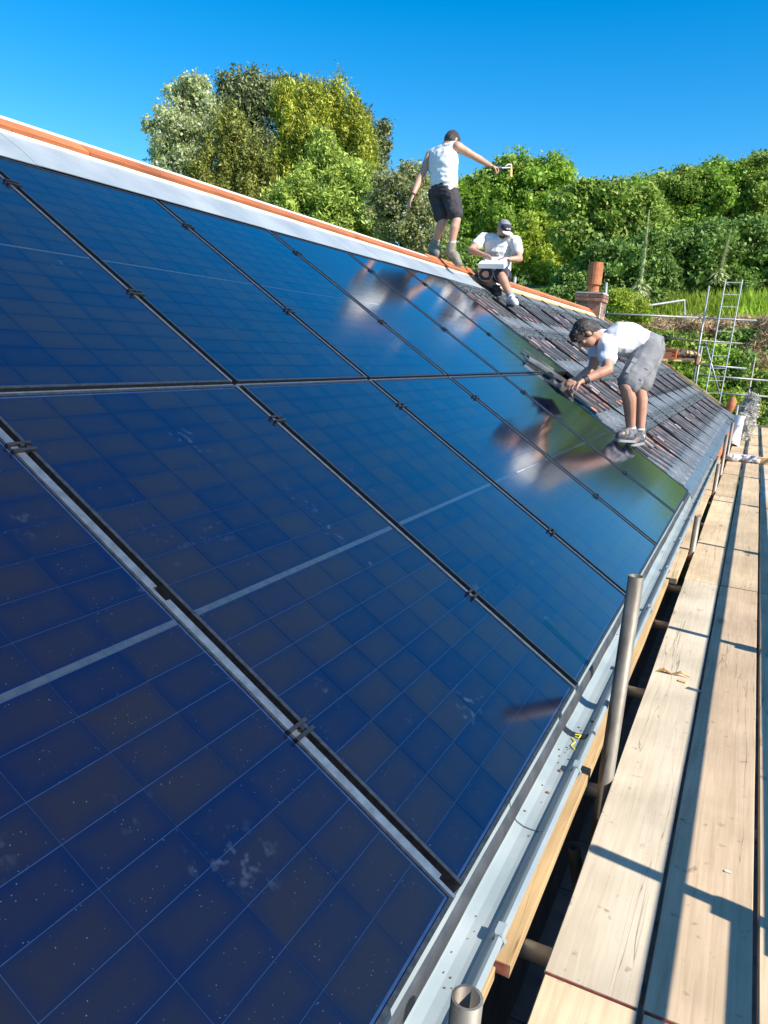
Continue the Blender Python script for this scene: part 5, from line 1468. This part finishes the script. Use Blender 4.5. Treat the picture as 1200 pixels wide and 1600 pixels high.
def torso3(mb, grow, hi=9, lo=-.1, wh=.165, ws=.19):
    prof = [(lo, wh * .95, .110, .0), (.10, wh, .118, .01), (.35, wh * .95, .112, .05), (.62, ws * .9, .122, .06), (.84, ws * .92, .122, .035), (.97, ws * .72, .098, .01), (1.04, ws * .42, .07, 0)]
    rings = []
    L = (shc - hipc)
    for s, a, b, arch in prof:
        if s > hi: break
        rv = rh.lerp(tr, max(0, min(1, s))).normalized(); fv_ = (tf - axn * tf.dot(axn)).normalized()
        rings.append((hipc + L * s - fv_ * arch, rv * (a + grow), fv_ * (b + grow)))
    mb.loft(rings)
torso3(mb, 0)
arm(mb, LS, LE, LW, 1.05); arm(mb, RS, RE, RW_, 1.05)
hand(mb, LW, LH - LW, -Zv - rt * .3, .7, -1); hand(mb, RW_, RH - RW_, -Zv + rt * .3, .7, 1)
leg(mb, LHIP, LK, LA, -fw, 1.04); leg(mb, RHIP, RK, RA, -fw, 1.04)
foot(mb, LA, LT); foot(mb, RA, RT_)
obj('body', skin(rel(mb, base), 'body', M['skin_tan'], .007, 3), man)
eyes(man, base, c, hf, hu, hr_)
mb = MB(); torso3(mb, .020, lo=.0)
mb.cone(LS, .082, RS, .082)
for s_, e_ in ((LS, LE), (RS, RE)): mb.cone(s_, .080, s_.lerp(e_, .50), .074)
obj('tshirt', skin(rel(mb, base), 'tshirt', M['white_cloth'], .009, 3, .010, 5.5), man)
mb = MB(); fv = (tf - axn * tf.dot(axn)).normalized()
mb.loft([(hipc + axn * .13 - fv * .01, rh * .178, fv * .135), (hipc + axn * .03, rh * .19, fv * .150), (hipc - axn * .09 + fv * .01, rh * .178, fv * .140)])
for hp, kn in ((LHIP, LK), (RHIP, RK)):
    mb.cone(hp, .118, hp.lerp(kn, .5), .108); mb.cone(hp.lerp(kn, .45), .108, hp.lerp(kn, .86), .098)
sh_o = obj('shorts', skin(rel(mb, base), 'shorts', M['grey_cloth'], .010, 4, .007, 5.5), man)
d_ = (LK - LHIP).normalized(); pcx = LHIP.lerp(LK, .52) - rt * .0
side = (V3((-0.552, 5.291, 0.925)) - V3((-0.582, 5.502, 0.919))).normalized()
pk_c = LHIP.lerp(LK, .50) + side * .104; pv = d_.cross(side).normalized()
MB().box((-.085, -.008, -.075), (.085, .012, .075), fn=lambda p: pk_c - base + d_ * p.x + side * p.y + pv * p.z).build('cargo_pocket', M['grey_cloth'], sh_o)
MB().box((-.095, .010, -.08), (-.045, .020, .08), fn=lambda p: pk_c - base + d_ * p.x + side * p.y + pv * p.z).build('pocket_flap', M['grey_cloth'], sh_o)
for an, toe, kn in ((LA, LT, LK), (RA, RT_, RK)):
    up_ = (kn - an).normalized()
    mb = MB(); mb.cone(an - up_ * .02, .046, an + up_ * .022, .044)
    obj('sock', skin(rel(mb, base), 'sock', M['white_cloth'], .01, 2), man)
    mb = MB(); foot(mb, an, toe, k=1.02)
    so = obj('trainer', skin(rel(mb, base), 'trainer', M['trainer'], .009, 3, .002, 20), man)
    sole(an, toe, base, .046, th=.020).build('sole', M['print'], so)
mb = MB().ell(c + hu * .024 - hf * .022, hr_ * .084, hf * .094, hu * .096, 14, 10)
mb.ell(c + hu * .075 + hf * .045, hr_ * .066, hf * .055, hu * .034); mb.ell(c + hu * .05 + hf * .085, hr_ * .05, hf * .028, hu * .030)
mb.ell(c - hf * .06 - hu * .02, hr_ * .066, hf * .05, hu * .06)
obj('hair', skin(rel(mb, base), 'hair', M['hair'], .007, 2, .004, 26), man)
wv = (LE - LW).normalized()
MB().tube([LW + wv * .015 - base, LW + wv * .05 - base], .034, 14).build('wristwatch', M['rubber'], man)
# black tile he is setting down
tl0 = V3((-1.051, 5.156, 0.758))
tl = empty('held_tile', tl0, 'black roof tile tilted up in the hands of the bending man', 'roof tile')
o = MB()
for k in range(2): o.tube([(-.02 + .12 * k, -.16, .03), (-.02 + .12 * k, .2, .01)], .042, 8)
o.box((-.07, -.18, -.012), (.19, .22, .012))
ob = o.build('tile', M['rib'], tl)
ob.rotation_euler = (rad(28), rad(-18), rad(150)); ob.scale = (.75, .6, .75)
tl2 = empty('loose_tile', RP(6.0, 1.50, .02), 'second black tile lying loose at the panel corner under the bending man\'s hands', 'roof tile')
ob = obj('tile', ribs[0].copy(), tl2); ob.data.materials.clear(); [ob.data.materials.append(M['rib']) for _ in range(4)]
ob.rotation_euler = ROOF_ROT; ob.rotation_euler.rotate_axis('Z', .5); ob.scale = (1.6, .9, 1.6)
